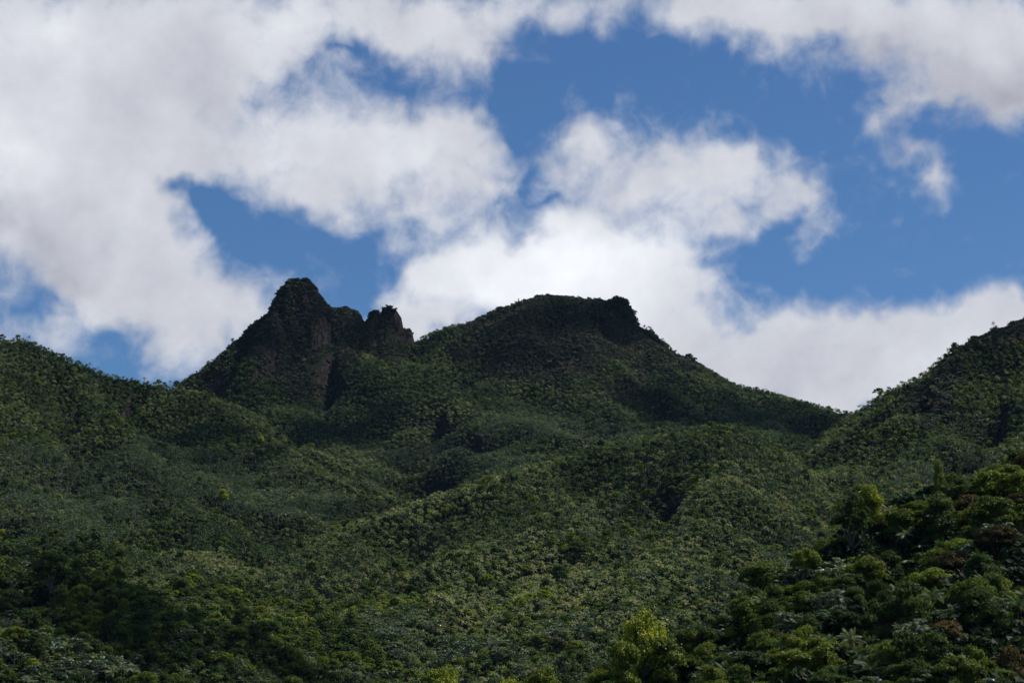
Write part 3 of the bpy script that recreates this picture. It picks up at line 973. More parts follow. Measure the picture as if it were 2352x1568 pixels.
A = [scatter(300, 640, 4.0, ['near', 'base'], 1), scatter(600, 1250, 3.5, ['low', 'left', 'mid', 'right'], 2), scatter(1250, 1780, 3.5, ['left', 'mid', 'right', 'far'], 3),
     scatter(1780, 2700, 3.5, ['left', 'right', 'far', 'mid', 'dome', 'crag'], 4)]
X, Y, Z, zn = [np.concatenate([a[k] for a in A]) for k in range(4)]
kind, keep, px, py, n1, n2 = classify(X, Y, Z, zn, 5)
sub = keep & (kind != 'scrub') & (kind != 'green')
EX = [np.concatenate(v) for v in zip(scatter(300, 1250, 2.6, ['near', 'base', 'low', 'mid', 'left', 'right'], 9), scatter(1400, 2700, 2.3, ['left', 'right', 'far', 'dome', 'mid'], 6), scatter(2450, 2640, 1.15, ['crag'], 8))]
k2, keep2, px2, py2, n12, n22 = classify(*EX, 7)
k2[EX[1] < 1250] = 'green'
k2[(k2 == 'palm') & (np.random.default_rng(12).random(len(k2)) < 0.34)] = 'green'
sub2 = keep2 & ((k2 == 'scrub') | (k2 == 'green'))
X, Y, Z, zn = [np.concatenate([a[sub], b[sub2]]) for a, b in zip((X, Y, Z, zn), EX)]
kind = np.concatenate([kind[sub], k2[sub2]])
px, py = np.concatenate([px[sub], px2[sub2]]), np.concatenate([py[sub], py2[sub2]])
n1, n2 = np.concatenate([n1[sub], n12[sub2]]), np.concatenate([n2[sub], n22[sub2]])
NP_ = len(X)
r = np.random.default_rng(77)
scale = np.where(kind == 'palm', r.uniform(.55, 1.02, NP_), np.where(kind == 'silver', r.uniform(.75, 1.15, NP_), np.where(kind == 'broad', r.uniform(.45, .9, NP_) + 0.25 * (r.random(NP_) < .15), r.uniform(.6, 1.15, NP_) * np.where(r.random(NP_) < .16, 1.7, 1.0))))
nearm = Y < 620
scale = np.where(nearm & (kind == 'broad'), scale * 1.28, scale)
scale = np.where(nearm & (kind == 'palm'), scale * 1.15, scale)
scale = np.where((zn == ZONES.index('crag')), scale * .8, scale)
scale = np.where(~nearm & (kind == 'broad') & (r.random(NP_) < .12), scale * np.where(Y < 1350, 1.5, 1.1), scale)
scale = np.where((kind == 'palm') & (np.isin(zn, (ZONES.index('left'), ZONES.index('right')))) & (Y > 1500), scale * .85, scale)
tall = np.where(kind == 'palm', 8.0, 8.0)
TINT = 0.34 * fbm(X / 80, Y / 80, 91, 3) + 0.09 * r.normal(size=NP_) + np.where(zn == ZONES.index('mid'), .01, -.03)
scale = np.where(nearm & (kind == 'green'), scale * 1.7, scale)
TINT = np.where(kind == 'scrub', 0.45 * fbm(X / 24, Y / 24, 93, 3) + 0.2 * r.normal(size=NP_), TINT)
print('plants', NP_, {k: int((kind == k).sum()) for k in ('palm', 'broad', 'silver', 'scrub', 'green')})

# ----------------------------------------------------------------------------
# landmark trees (each one told apart in the view), then the nearest few hundred of every kind, then the mass
# ----------------------------------------------------------------------------
def copy_thing(src):
    o = src.copy()
    C.objects.link(o)
    for ch in src.children:
        c = ch.copy()
        c.parent = o
        C.objects.link(c)
    return o


def ground_at(x, y):
    return float(sample(np.array([x]), np.array([y]))[0])


LANDMARKS = []        # (px, py, phrase)
blocked = []          # (x, y, radius) kept free of other plants


def landmark(make, px_, py_top, depth, crown_w, natural, name, label, cat, phrase, group=None, tint=0.0, rot=0.0, hmin=3.0):
    """stand a tree at that depth so that its top reaches the given height; crown_w in metres"""
    s = crown_w / natural[0]
    if depth < 2700:
        want = natural[1] * s * 1.05
        for Yd in np.arange(345 if depth < 560 else 620, 560 if depth < 560 else 2660, 1.5):
            q = at(px_, py_top, Yd)
            if ground_at(q[0], q[1]) + want >= q[2]:
                depth = float(Yd)
                break
    top = at(px_, py_top, depth)
    z = ground_at(top[0], top[1])
    H = max(hmin, top[2] - z)
    if group:
        H = min(H, 9.0)
    o = make()
    o.name = name
    o.location = (top[0], top[1], z)
    s = crown_w / natural[0]
    o.scale = (s, s, H / natural[1])
    o.rotation_euler = (0, 0, rot)
    o['label'] = label
    o['category'] = cat
    o['tint'] = tint
    if group:
        o['group'] = group
    LANDMARKS.append((px_, py_top + 25, phrase))
    print('landmark', phrase, round(depth), round(H, 1), round(H / natural[1] / s, 2))
    blocked.append((top[0], top[1], crown_w * 0.4))

    return o


def bright(seed, kind):
    return lambda: make_broad(seed, True, M_bright, kind, 'yellow_green_tree')


def dark(seed, kind):
    return lambda: make_broad(seed, True, M_broad, kind, 'broadleaf_tree')


def russet(seed, kind):
    return lambda: make_broad(seed, True, M_brown, kind, 'russet_tree')


RND, WID, TAL = (7.6, 9.4), (10.0, 8.6), (6.2, 10.4)
landmark(bright(501, 'round'), 1478, 1384, 436, 11.0, (7.6, 9.4), 'yellow_green_tree', 'tall bright yellow-green tree rising above the near canopy, brightest crown in the scene', 'tree', 'the tall bright yellow-green tree', hmin=9, tint=.35)
landmark(bright(502, 'round'), 1535, 1430, 432, 9.5, RND, 'yellow_green_tree', 'smaller yellow-green tree leaning against the tall bright one on the near slope', 'tree', 'the smaller yellow-green tree', tint=.25)
landmark(bright(532, 'round'), 1432, 1440, 430, 8.0, RND, 'yellow_green_tree', 'low yellow-green tree hugging the foot of the tall bright one on its open side', 'tree', 'the low yellow-green tree', tint=.3)
landmark(bright(503, 'wide'), 1820, 1488, 392, 10.5, WID, 'yellow_green_tree', 'broad yellow-green crown low on the near hill beside dark palms, meeting the lower edge', 'tree', 'the broad yellow-green crown', tint=.2)
landmark(bright(504, 'round'), 1008, 1508, 428, 10.0, RND, 'yellow_green_tree', 'rounded mid-green tree with yellowish top standing alone at the lower frame edge', 'tree', 'the rounded yellowish tree', tint=-.1)
landmark(bright(505, 'wide'), 1250, 1522, 425, 8.0, WID, 'yellow_green_tree', 'low spreading green tree at the lower frame edge under the middle ridge', 'tree', 'the low spreading green tree', tint=-.42)
landmark(bright(506, 'round'), 1170, 1535, 420, 8.0, RND, 'yellow_green_tree', 'olive green tree filling the gap between the rounded tree and the low spreading one', 'tree', 'the olive green tree', tint=-.5)
landmark(bright(507, 'tall'), 1998, 1078, 478, 7.5, TAL, 'emergent_tree', 'large emergent tree with yellow-green top on the near hill crest, dark below', 'tree', 'the large emergent crest tree', tint=-.38, hmin=9)
landmark(dark(508, 'wide'), 1955, 1130, 470, 11.0, WID, 'broadleaf_tree', 'dark spreading tree just under the emergent crest tree on the near hill', 'tree', 'the dark spreading crest tree', tint=.1)
landmark(bright(509, 'round'), 2152, 1046, 484, 4.2, RND, 'yellow_green_tree', 'little green treetop poking above the near hill crest by pale trumpet trees', 'tree', 'the little crest treetop', tint=-.42)
landmark(bright(510, 'wide'), 2320, 1062, 480, 9.0, WID, 'yellow_green_tree', 'yellow-green tree with open shaded crown at the end of the near crest', 'tree', 'the open crown on the crest end', tint=-.36)
landmark(bright(511, 'round'), 1680, 1430, 432, 5.5, RND, 'yellow_green_tree', 'small fresh green tree between palms above the silvery trumpet trees', 'tree', 'the small fresh green tree', tint=-.22)
landmark(bright(512, 'tall'), 1800, 1385, 425, 5.0, TAL, 'yellow_green_tree', 'slim dull green tree amid palms halfway down the near slope', 'tree', 'the slim dull green tree', tint=-.42)
landmark(bright(513, 'round'), 514, 1118, 1545, 10.0, RND, 'yellow_green_tree', 'isolated mustard-green tree among grey-green trumpet trees on the middle slope', 'tree', 'the mustard-green tree', tint=-.15)
landmark(bright(514, 'wide'), 228, 1322, 1010, 9.5, WID, 'yellow_green_tree', 'yellow-green dome of a tree above the shaded lower hollow', 'tree', 'the yellow-green dome', tint=-.2)
landmark(bright(515, 'round'), 600, 998, 1800, 7.0, RND, 'yellow_green_tree', 'tiny yellow-green treetop on the spur below the rock crag', 'tree', 'the tiny yellow-green treetop', tint=-.25)
landmark(bright(516, 'wide'), 1210, 1296, 1080, 8.0, WID, 'yellow_green_tree', 'small sunlit yellow-green crown in the middle of the palm slope', 'tree', 'the small sunlit crown', tint=-.2)
landmark(bright(517, 'round'), 712, 1346, 980, 7.0, RND, 'yellow_green_tree', 'upright oval green tree with dark lower trunk on the lower slope', 'tree', 'the upright oval tree', tint=-.38)
landmark(dark(518, 'tall'), 516, 1385, 930, 6.5, TAL, 'broadleaf_tree', 'upright dark green tree standing in the shaded lower hollow', 'tree', 'the upright dark tree', tint=.1)
landmark(bright(519, 'round'), 280, 1245, 1150, 6.0, RND, 'yellow_green_tree', 'small dark green treetop above the grey-green canopy of the lower slope', 'tree', 'the small dark treetop', tint=-.5)
landmark(dark(520, 'wide'), 1325, 1240, 1130, 15.0, WID, 'flat_topped_tree', 'flat-topped olive tree standing wide over the palms of the middle ridge', 'tree', 'the flat-topped olive tree', tint=.35)
landmark(dark(521, 'wide'), 1392, 1212, 1170, 11.0, WID, 'flat_topped_tree', 'small dark flat-topped tree just above the wide olive one', 'tree', 'the dark flat-topped tree', tint=-.4)
landmark(dark(522, 'round'), 1285, 1290, 1080, 10.5, RND, 'broadleaf_tree', 'blackish round tree directly below the flat-topped olive tree', 'tree', 'the blackish round tree', tint=-.5)
landmark(russet(523, 'wide'), 1282, 1462, 900, 10.0, WID, 'russet_tree', 'orange-brown tree low on the palm slope behind the near ridge', 'tree', 'the orange-brown tree', tint=.2)
landmark(russet(524, 'wide'), 2290, 1200, 440, 10.5, WID, 'russet_tree', 'large russet crown high on the near hill, the reddest tree there', 'tree', 'the large russet crown', tint=.15)
landmark(russet(525, 'round'), 2180, 1250, 430, 8.0, RND, 'russet_tree', 'russet-brown tree touching the large russet crown on the near hill', 'tree', 'the lesser russet tree')
landmark(russet(526, 'wide'), 2170, 1420, 392, 8.5, WID, 'russet_tree', 'brownish-green tree near the lower frame edge below the russet crowns', 'tree', 'the brownish-green tree', tint=-.05)
landmark(dark(527, 'round'), 1960, 1335, 405, 6.5, RND, 'broadleaf_tree', 'compact round-headed olive tree in front of the dark hollow of the near hill', 'tree', 'the compact olive tree', tint=.25)
landmark(dark(528, 'round'), 2240, 1330, 408, 9.0, RND, 'broadleaf_tree', 'large glossy dark green crown below the russet trees on the near hill', 'tree', 'the large glossy dark crown', tint=.15)
landmark(dark(529, 'wide'), 120, 1268, 948, 22.0, WID, 'broadleaf_tree', 'big black-green spreading tree on the shaded lower shoulder', 'tree', 'the big black-green tree', tint=-.45)
landmark(bright(530, 'tall'), 2, 1205, 1180, 8.5, TAL, 'yellow_green_tree', 'bright green tree cut by the frame edge above the shaded shoulder', 'tree', 'the edge-cut green tree', tint=-.4)
landmark(dark(531, 'tall'), 858, 1010, 1980, 8.0, TAL, 'broadleaf_tree', 'dark rounded treetop in the valley below the twin rock towers', 'tree', 'the dark valley treetop', tint=-.3)
for k, (a_, b_, d_) in enumerate([(2118, 1248, 418), (2085, 1282, 412), (1805, 1406, 402)]):
    landmark(lambda k=k: make_palm(560 + k, True, 'tree_fern', n=10, length=2.0, top=5.0, spread=(0.45, 0.0), dry=0), a_, b_, d_, 4.4, (4.0, 5.4), 'tree_fern',
             ['highest tree fern with flat bright fronds on the near hill', 'tree fern with flat green fronds just below the highest one', 'tree fern overhanging the dark palms low on the near slope'][k],
             'tree fern', ['the highest tree fern', 'the second tree fern', 'the overhanging tree fern'][k])
for ob in [o for o in C.objects if o.name.startswith('tree_fern')]:
    for ch in ob.children:
        if ch.name.startswith('crown'):
            ch.data.materials[0] = M_fern
# palms that stand out alone against the sky
SKY_PALMS = [(207, 820, 2000, 'lone palm against the sky on the left hill where the crest first levels'),
             (332, 826, 2000, 'lone palm on a tall stem where the left crest begins to fall again'),
             (392, 858, 1998, 'first of two palms against the sky just before the notch under the crag'),
             (414, 862, 1996, 'second of two palms at the notch between left hill and crag'),
             (68, 762, 2000, 'tallest palm at the very top of the left hill'),
             (2157, 795, 1655, 'thin-stemmed lone palm against the clouds halfway up the right hill crest'),
             (2177, 778, 1657, 'palm against the clouds a step above the thin-stemmed lone palm'),
             (2281, 726, 1668, 'small palm silhouetted near the top of the right hill'),
             (2095, 858, 1640, 'palm with spread fronds on the lower half of the right crest'),
             (1985, 916, 1620, 'palm at the foot of the right crest above the saddle'),
             (1652, 858, 2566, 'distant palm on the long ridge falling from the dome')]
for k, (a_, b_, d_, lab) in enumerate(SKY_PALMS):
    landmark(lambda k=k: make_palm(600 + k, True, 'sierra_palm', n=9, length=2.6, top=7.0, spread=(1.25, -0.2), dry=0), a_, b_, d_, 3.1, (4.4, 8.4), 'sierra_palm', lab, 'palm', 'that palm',
             group='palms standing out on the skyline', rot=k * 1.3, hmin=5.0)
    LANDMARKS.pop()
for ob in [o for o in C.objects if o.get('group') == 'palms standing out on the skyline']:
    for ch in ob.children:
        if ch.name.startswith('trunk'):
            ch.scale = (1.8, 1.8, 1)

# dead pale snags beside the bright tree
for k, (a_, b_, d_, lab) in enumerate([(1437, 1402, 446, 'bare pale dead tree beside the tall bright yellow-green tree')]):
    r_ = np.random.default_rng(900 + k)
    topp = at(a_, b_, d_)
    zg = ground_at(topp[0], topp[1])
    H = max(5.0, topp[2] - zg)
    br = [tube([(0, 0, -1), (.15, 0, H * .5), (.1, .1, H * .8), (.3, 0, H)], [.16, .12, .07, .03], 6)]
    for q in range(7):
        z_ = H * r_.uniform(.45, .9)
        d_v = unit(np.array([r_.normal(), r_.normal(), 1.1])) * H * .16
        br.append(tube([(.12, 0, z_), np.array([.12, 0, z_]) + d_v * .6, np.array([.12, 0, z_]) + d_v + (0, 0, .3)], [.06, .04, .015], 4))
    V, F = merge(br)
    sn_ = mesh_object('bare_tree', V, F, [M_palebark], smooth=True)
    sn_.location = (topp[0], topp[1], zg)
    sn_['label'], sn_['category'] = lab, 'dead tree'

# keep the plants out of the landmark trees
if blocked:
    B = np.array(blocked)
    ok = np.ones(NP_, bool)
    for bx, by, br_ in B:
        ok &= (X - bx) ** 2 + (Y - by) ** 2 > (br_ * 0.6) ** 2
        infront = (np.abs(X - bx) < br_) & (Y < by) & (Y > by - 15)
        scale = np.where(infront & (kind != 'green'), np.minimum(scale, .55), scale)
    ok |= (kind == 'green')
    X, Y, Z, zn, kind, px, py, scale, TINT = [v[ok] for v in (X, Y, Z, zn, kind, px, py, scale, TINT)]

r = np.random.default_rng(303)
ROT = r.uniform(0, 2 * math.pi, len(X))
hor = sample(X, Y, HOR)
HGT = {'palm': 8.4, 'broad': 8.6, 'silver': 7.0, 'scrub': 2.4, 'green': 2.4}
hgt = np.array([HGT[k] for k in kind]) * scale
inframe = (px > -25) & (px < 2377) & (py < 1640)
seen = inframe & ((Z + hgt * 0.8) / Y > hor + 1.0 / Y)
chosen = np.zeros(len(X), bool)
PHR = ['straight above', 'up and right of', 'right of', 'down and right of', 'straight below', 'down and left of', 'left of', 'up and left of']
ORD = ['', 'second ', 'third ', 'fourth ', 'fifth ', 'sixth ', 'seventh ', 'eighth ', 'ninth ', 'tenth ', 'eleventh ', 'twelfth ', 'thirteenth ', 'fourteenth ', 'fifteenth ', 'sixteenth ',
       'seventeenth ', 'eighteenth ', 'nineteenth ', 'twentieth ']
NEAR = {
    'palm': ([make_palm(700 + k, True, 'sierra_palm', top=6.2, n=13 + k % 3, spread=(1.4, -0.05 - 0.1 * (k % 3)), dry=1 + k % 2) for k in range(7)], 270, 'palm', 'sierra_palm', 'sierra palms crowding the nearer slopes'),
    'broad': ([make_broad(720 + k, True, [M_broad, M_olive, M_broad, M_olive, M_broad, M_broad, M_olive, M_broad, M_brown][k % 9], ['round', 'wide', 'tall', 'round', 'wide'][k % 5], 'broadleaf_tree') for k in range(9)], 285, 'tree',
              'broadleaf_tree', 'broadleaf trees of the nearer slopes'),
    'silver': ([make_silver(740 + k, True, 'trumpet_tree') for k in range(5)], 285, 'tree', 'trumpet_tree', 'silvery trumpet trees of the nearer slopes'),
}
LOOK = {'palm': 'feathery palm', 'broad': 'leafy tree', 'silver': 'silver-leaved tree'}
LK = np.array([(a_, b_) for a_, b_, _ in LANDMARKS])
for kd, (protos, limit, cat, nm, grp) in NEAR.items():
    ids = np.where(seen & (kind == kd))[0]
    ids = ids[np.argsort(Y[ids] / scale[ids])][:limit]
    chosen[ids] = True
    hx, hy = project(X[ids], Y[ids], Z[ids] + hgt[ids] * 0.8)
    d2 = (hx[:, None] - LK[None, :, 0]) ** 2 + (hy[:, None] - LK[None, :, 1]) ** 2
    nearest = d2.argmin(1)
    sector = np.zeros(len(ids), int)
    for j in range(len(ids)):
        a_ = math.atan2(hx[j] - LK[nearest[j], 0], -(hy[j] - LK[nearest[j], 1]))
        sector[j] = int(round(a_ / (math.pi / 4))) % 8
    rank = np.zeros(len(ids), int)
    for key in set(zip(nearest.tolist(), sector.tolist())):
        m = np.where((nearest == key[0]) & (sector == key[1]))[0]
        for q, j in enumerate(m[np.argsort(d2[m, key[0]])]):
            rank[j] = q
    used = set()
    for j, i in enumerate(ids):
        v = int(r.integers(len(protos)))
        if kd == 'broad' and v == 8 and px[i] < 2180:
            v = int(r.integers(8))
        if v in used:
            o = copy_thing(protos[v])
        else:
            o = protos[v]
            used.add(v)
        o.location = (float(X[i]), float(Y[i]), float(Z[i]))
        s_ = float(scale[i])
        wv = .06 if kd == 'palm' else .2
        o.scale = (s_ * float(r.uniform(1 - wv, 1 + wv)), s_ * float(r.uniform(1 - wv, 1 + wv)), s_ * float(r.uniform(.9, 1.15)))
        o.rotation_euler = (float(r.normal(0, .04)), float(r.normal(0, .04)), float(ROT[i]))
        o['tint'] = float(TINT[i])
        o['category'] = cat
        o['group'] = grp
        q = rank[j]
        what = {'palm': 'dark feathery palm', 'broad': 'leafy green tree', 'silver': 'silvery broad-leaved tree'}[kd]
        o['label'] = ('nearest ' if q == 0 else (ORD[q] if q < len(ORD) else 'outlying ')) + what + ' ' + PHR[sector[j]] + ' ' + LANDMARKS[nearest[j]][2]
    for v in range(len(protos)):
        if v not in used:
            for ch in list(protos[v].children):
                bpy.data.objects.remove(ch)
            bpy.data.objects.remove(protos[v])


# the rest: plants nobody could count, one object per kind, standing as instances on the slope
def mass(name, kd, kinds_mask, label_cat=None):
    ids = np.where(kinds_mask & ~chosen)[0]
    if len(ids) == 0:
        return
    protos = FAR[kd]
    coll = bpy.data.collections.new(name + '_plants')
    for p_ in protos:
        coll.objects.link(p_)
    rr_ = np.random.default_rng(len(ids))
    me = bpy.data.meshes.new(name)
    me.vertices.add(len(ids))
    me.vertices.foreach_set('co', np.stack([X[ids], Y[ids], Z[ids]], -1).astype(np.float32).ravel())
    a = me.attributes.new('variant', 'INT', 'POINT')
    a.data.foreach_set('value', rr_.integers(0, len(protos), len(ids)).astype(np.int32))
    a = me.attributes.new('turn', 'FLOAT_VECTOR', 'POINT')
    a.data.foreach_set('vector', np.stack([rr_.normal(0, .05, len(ids)), rr_.normal(0, .05, len(ids)), ROT[ids]], -1).astype(np.float32).ravel())
    a = me.attributes.new('size', 'FLOAT', 'POINT')
    a.data.foreach_set('value', scale[ids].astype(np.float32))
    a = me.attributes.new('tint', 'FLOAT', 'POINT')
    a.data.foreach_set('value', TINT[ids].astype(np.float32))
    ob = bpy.data.objects.new(name, me)
    C.objects.link(ob)
    ob['kind'] = 'stuff'
    ng = bpy.data.node_groups.new(name, 'GeometryNodeTree')
    ng.interface.new_socket('Geometry', in_out='INPUT', socket_type='NodeSocketGeometry')
    ng.interface.new_socket('Geometry', in_out='OUTPUT', socket_type='NodeSocketGeometry')
    gi, go = ng.nodes.new('NodeGroupInput'), ng.nodes.new('NodeGroupOutput')
    ci = ng.nodes.new('GeometryNodeCollectionInfo')
    ci.inputs['Collection'].default_value = coll
    ci.inputs['Separate Children'].default_value = True
    ci.inputs['Reset Children'].default_value = True
    ip = ng.nodes.new('GeometryNodeInstanceOnPoints')
    ip.inputs['Pick Instance'].default_value = True

    def attr(n_, ty):
        q = ng.nodes.new('GeometryNodeInputNamedAttribute')
        q.data_type = ty
        q.inputs['Name'].default_value = n_
        return next(s for s in q.outputs if s.enabled and s.name == 'Attribute')
    ng.links.new(gi.outputs[0], ip.inputs['Points'])
    ng.links.new(ci.outputs[0], ip.inputs['Instance'])
    ng.links.new(attr('variant', 'INT'), ip.inputs['Instance Index'])
    e2r = ng.nodes.new('FunctionNodeEulerToRotation')
    ng.links.new(attr('turn', 'FLOAT_VECTOR'), e2r.inputs[0])
    ng.links.new(e2r.outputs[0], ip.inputs['Rotation'])
    ng.links.new(attr('size', 'FLOAT'), ip.inputs['Scale'])
    ng.links.new(ip.outputs[0], go.inputs[0])
    md = ob.modifiers.new('plants', 'NODES')
    md.node_group = ng
    return ob


farz = np.isin(zn, [ZONES.index(z) for z in ('far', 'dome', 'crag')])
mass('palm_forest', 'palm', (kind == 'palm') & ~farz)
mass('far_palm_forest', 'cool', (kind == 'palm') & farz)
mass('broadleaf_forest', 'broad', kind == 'broad')
mass('trumpet_tree_forest', 'silver', kind == 'silver')
mass('elfin_scrub', 'scrub', kind == 'scrub')
mass('green_undergrowth', 'green', kind == 'green')

# ----------------------------------------------------------------------------
# on the summits: the stone lookout with its mast, two hikers on the crag
# ----------------------------------------------------------------------------
M_stone = plain_mat('dark_stone', (.03, .035, .04), (.075, .08, .085), 0.9, 2.0, (1, 1, 1), 0.5)
M_steel = plain_mat('grey_steel', (.2, .19, .18), (.3, .29, .28), 0.5, 2.0)


def box(x0, x1, y0, y1, z0, z1):
    V = np.array([(x, y, z) for z in (z0, z1) for y in (y0, y1) for x in (x0, x1)], float)
    F = np.array([(0, 2, 3, 1), (4, 5, 7, 6), (0, 1, 5, 4), (2, 6, 7, 3), (0, 4, 6, 2), (1, 3, 7, 5)])
    return V, F


tp = at(1191, 686, 2612)
tz = tp[2] - 4.9
tower = bpy.data.objects.new('lookout_tower', None)
tower.location = (tp[0], tp[1], tz)
C.objects.link(tower)
tower['label'], tower['category'] = 'tiny dark stone lookout tower on the shoulder of the dome summit', 'tower'
mesh_object('base', *merge([box(-1.05, .95, -1, 1, -4.0, 1.6), box(-.85, .85, -.85, .85, 1.602, 2.9)]), [M_stone], tower)
mesh_object('lantern', *merge([box(-.7, -.28, -.7, .7, 2.902, 4.4), box(.28, .7, -.7, .7, 2.902, 4.4), box(-.78, .78, -.78, .78, 4.402, 4.9)]), [M_stone], tower)
mesh_object('parapet', *box(.96, 3.6, -.5, .5, -2.0, 2.2), [M_stone], tower)
mp_ = at(1181, 691, 2612)
V, F = tube([(0, 0, -6), (0, 0, 3.0), (0, 0, 3.4)], [.07, .06, .02], 6)
mast = mesh_object('mast', V, F, [M_steel])
mast.location = (mp_[0], mp_[1], mp_[2] - 3.4)
mast['label'], mast['category'] = 'thin pale mast standing beside the stone lookout tower', 'mast'


def person(px_, py_, depth, H, label, shirt, pants, sitting=False):
    """a continuous skinned body, arms hanging, with hair and clothes"""
    top = at(px_, py_, depth)
    skin = plain_mat('skin', (.32, .19, .13), (.36, .22, .15), .6)
    J = {'pelvis': (0, 0, .53), 'spine': (0, 0, .65), 'chest': (0, 0, .77), 'neck': (0, 0, .84), 'chin': (0, -.01, .88), 'head': (0, -.01, .94), 'crown': (0, 0, .985)}
    Rr = {'pelvis': .085, 'spine': .075, 'chest': .09, 'neck': .03, 'chin': .04, 'head': .052, 'crown': .035}
    E = [('pelvis', 'spine'), ('spine', 'chest'), ('chest', 'neck'), ('neck', 'chin'), ('chin', 'head'), ('head', 'crown')]
    for s, g_ in ((-1, 'l'), (1, 'r')):
        J.update({'sh' + g_: (.105 * s, 0, .805), 'el' + g_: (.135 * s, -.01, .63), 'wr' + g_: (.14 * s, -.05, .49), 'ha' + g_: (.138 * s, -.07, .43),
                  'hi' + g_: (.05 * s, 0, .50), 'kn' + g_: (.06 * s, -.02, .27), 'an' + g_: (.06 * s, 0, .04), 'to' + g_: (.065 * s, -.09, .015)})
        Rr.update({'sh' + g_: .04, 'el' + g_: .028, 'wr' + g_: .018, 'ha' + g_: .016, 'hi' + g_: .055, 'kn' + g_: .035, 'an' + g_: .024, 'to' + g_: .018})
        E += [('chest', 'sh' + g_), ('sh' + g_, 'el' + g_), ('el' + g_, 'wr' + g_), ('wr' + g_, 'ha' + g_), ('pelvis', 'hi' + g_), ('hi' + g_, 'kn' + g_), ('kn' + g_, 'an' + g_), ('an' + g_, 'to' + g_)]
        for q in range(5):
            J['f%d' % q + g_] = ((.138 + .008 * (q - 2)) * s, -.078 - .004 * q, .395 + .006 * abs(q - 2))
            Rr['f%d' % q + g_] = .0045
            E.append(('ha' + g_, 'f%d' % q + g_))
    names = list(J)

    def skinned(nm, keys, edges, grow, mat, parent):
        me = bpy.data.meshes.new(nm)
        me.from_pydata([tuple(H * c for c in J[k]) for k in keys], [(keys.index(a), keys.index(b)) for a, b in edges], [])
        me.materials.append(mat)
        o = bpy.data.objects.new(nm, me)
        C.objects.link(o)
        if parent:
            o.parent = parent
        md = o.modifiers.new('skin', 'SKIN')
        for k, v in zip(keys, me.skin_vertices[0].data if me.skin_vertices else []):
            pass
        bpy.context.view_layer.update()
        if not me.skin_vertices:
            bpy.context.view_layer.objects.active = o
            bpy.ops.mesh.customdata_skin_add()
        for k, v in zip(keys, me.skin_vertices[0].data):
            v.radius = (H * (Rr[k] + grow),) * 2
            v.use_root = k == keys[0]
        sb = o.modifiers.new('sub', 'SUBSURF')
        sb.levels = sb.render_levels = 1
        return o
    body = skinned('person', names, E, 0, skin, None)
    body.location = (top[0], top[1], top[2] - H)
    body['label'], body['category'] = label, 'person'
    sk = ['spine', 'chest', 'shl', 'ell', 'shr', 'elr']
    skinned('shirt', sk, [('spine', 'chest'), ('chest', 'shl'), ('shl', 'ell'), ('chest', 'shr'), ('shr', 'elr')], .008, plain_mat('shirt', shirt, tuple(c * 1.2 for c in shirt), .9), body)
    tk = ['pelvis', 'hil', 'knl', 'anl', 'hir', 'knr', 'anr']
    skinned('trousers', tk, [('pelvis', 'hil'), ('hil', 'knl'), ('knl', 'anl'), ('pelvis', 'hir'), ('hir', 'knr'), ('knr', 'anr')], .007, plain_mat('trousers', pants, tuple(c * 1.2 for c in pants), .9), body)
    hk = ['head', 'crown']
    hr = skinned('hair', hk, [('head', 'crown')], .006, plain_mat('hair', (.02, .015, .01), (.04, .03, .02), .7), body)
    return body


person(687.5, 636.5, 2584, 1.7, 'tiny hiker in a red top standing on the crag summit', (.42, .06, .07), (.02, .025, .04))
person(690.5, 637.5, 2584.5, 1.65, 'tiny hiker in dark clothes beside the red-topped one on the crag summit', (.04, .045, .07), (.02, .02, .03))

# ----------------------------------------------------------------------------
# clouds added out of view to shade the slopes, and the air up to the mountains
# ----------------------------------------------------------------------------
def puff(c, rad, r_, nu=20, nv=12):
    V, F = [], []
    ph = r_.uniform(0, 6, 4)
    for i in range(nv + 1):
        th = math.pi * i / nv
        for j in range(nu):
            a = 2 * math.pi * j / nu
            w = 1 + .16 * math.sin(3 * a + ph[0]) + .1 * math.sin(5 * a + 4 * th + ph[1]) + .07 * math.sin(8 * a - 6 * th + ph[2])
            V.append((c[0] + rad[0] * w * math.sin(th) * math.cos(a), c[1] + rad[1] * w * math.sin(th) * math.sin(a), c[2] + rad[2] * math.cos(th)))
    for i in range(nv):
        for j in range(nu):
            F.append((i * nu + j, (i + 1) * nu + j, (i + 1) * nu + (j + 1) % nu, i * nu + (j + 1) % nu))
    return np.array(V), np.array(F)


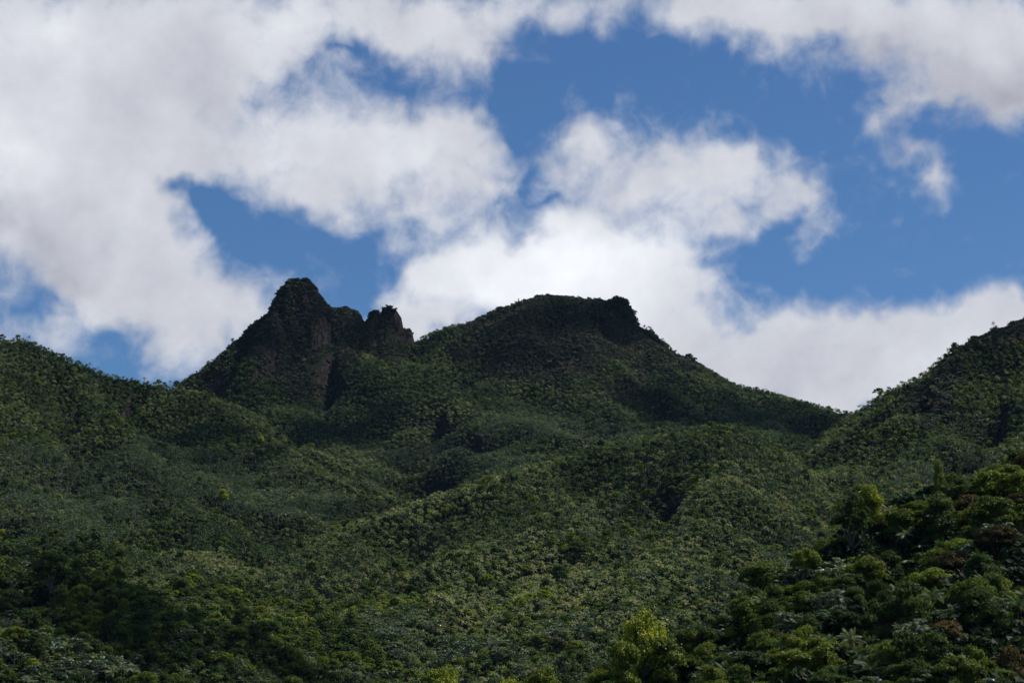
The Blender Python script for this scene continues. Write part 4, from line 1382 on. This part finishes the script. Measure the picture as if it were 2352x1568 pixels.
SHADE = [  # where on the hills the shadow falls (view x, y, depth) and how wide it is (east, north), metres
    (60, 1390, 850, 70, 70), (330, 1440, 860, 65, 50), (540, 1530, 850, 45, 40), (1780, 925, 2400, 150, 60), (1830, 990, 2150, 70, 60), (1620, 925, 2380, 110, 60),
    (1950, 1300, 430, 16, 11), (2320, 740, 1680, 40, 30), (1290, 800, 2550, 130, 45), (1420, 790, 2550, 60, 35), (680, 760, 2555, 60, 35),
    (350, 950, 1890, 80, 45), (470, 1020, 1830, 50, 45), (840, 965, 2300, 90, 70), (1480, 900, 2420, 90, 55), (900, 1135, 1640, 60, 35), (1690, 990, 2200, 80, 60),
    (150, 1330, 900, 60, 60), (420, 1500, 830, 60, 45)]
ALT = 1500.0
rc = np.random.default_rng(5)
parts = []
for (a_, b_, d_, ex, ny) in SHADE:
    g_ = at(a_, b_, d_)
    k_ = (ALT - g_[2]) / sdir.z
    c0 = (g_[0] + sdir.x * k_, g_[1] + sdir.y * k_, ALT)
    for q in range(6):
        u_, v_ = rc.normal(0, .55, 2)
        w_ = rc.uniform(.25, .6)
        parts.append(puff((c0[0] + u_ * ex, c0[1] + v_ * ny, c0[2] + 40 * (q - 3)), (ex * w_, ny * w_ * 1.3, 17), rc))
V, F = merge(parts)
M_shade_cloud = new_mat('cloud')
t = M_shade_cloud.node_tree
pc = nd(t, 'ShaderNodeVolumePrincipled')
pc.inputs['Color'].default_value = (1, 1, 1, 1)
pc.inputs['Density'].default_value = 0.024
o = nd(t, 'ShaderNodeOutputMaterial')
t.links.new(pc.outputs[0], o.inputs['Volume'])
shade_clouds = mesh_object('clouds', V, F, [M_shade_cloud])  # unseen above the view, added so their shadows darken the listed slopes
shade_clouds['kind'] = 'stuff'
V, F = box(-2600, 2600, -120, 3300, -5.0, 760)
M_haze = new_mat('haze')
t = M_haze.node_tree
pv = nd(t, 'ShaderNodeVolumePrincipled')
pv.inputs['Color'].default_value = (.36, .66, 1, 1)
pv.inputs['Density'].default_value = 7e-6
pv.inputs['Anisotropy'].default_value = 0.2
o = nd(t, 'ShaderNodeOutputMaterial')
t.links.new(pv.outputs[0], o.inputs['Volume'])
haze = mesh_object('haze', V, F, [M_haze])
haze['kind'] = 'stuff'
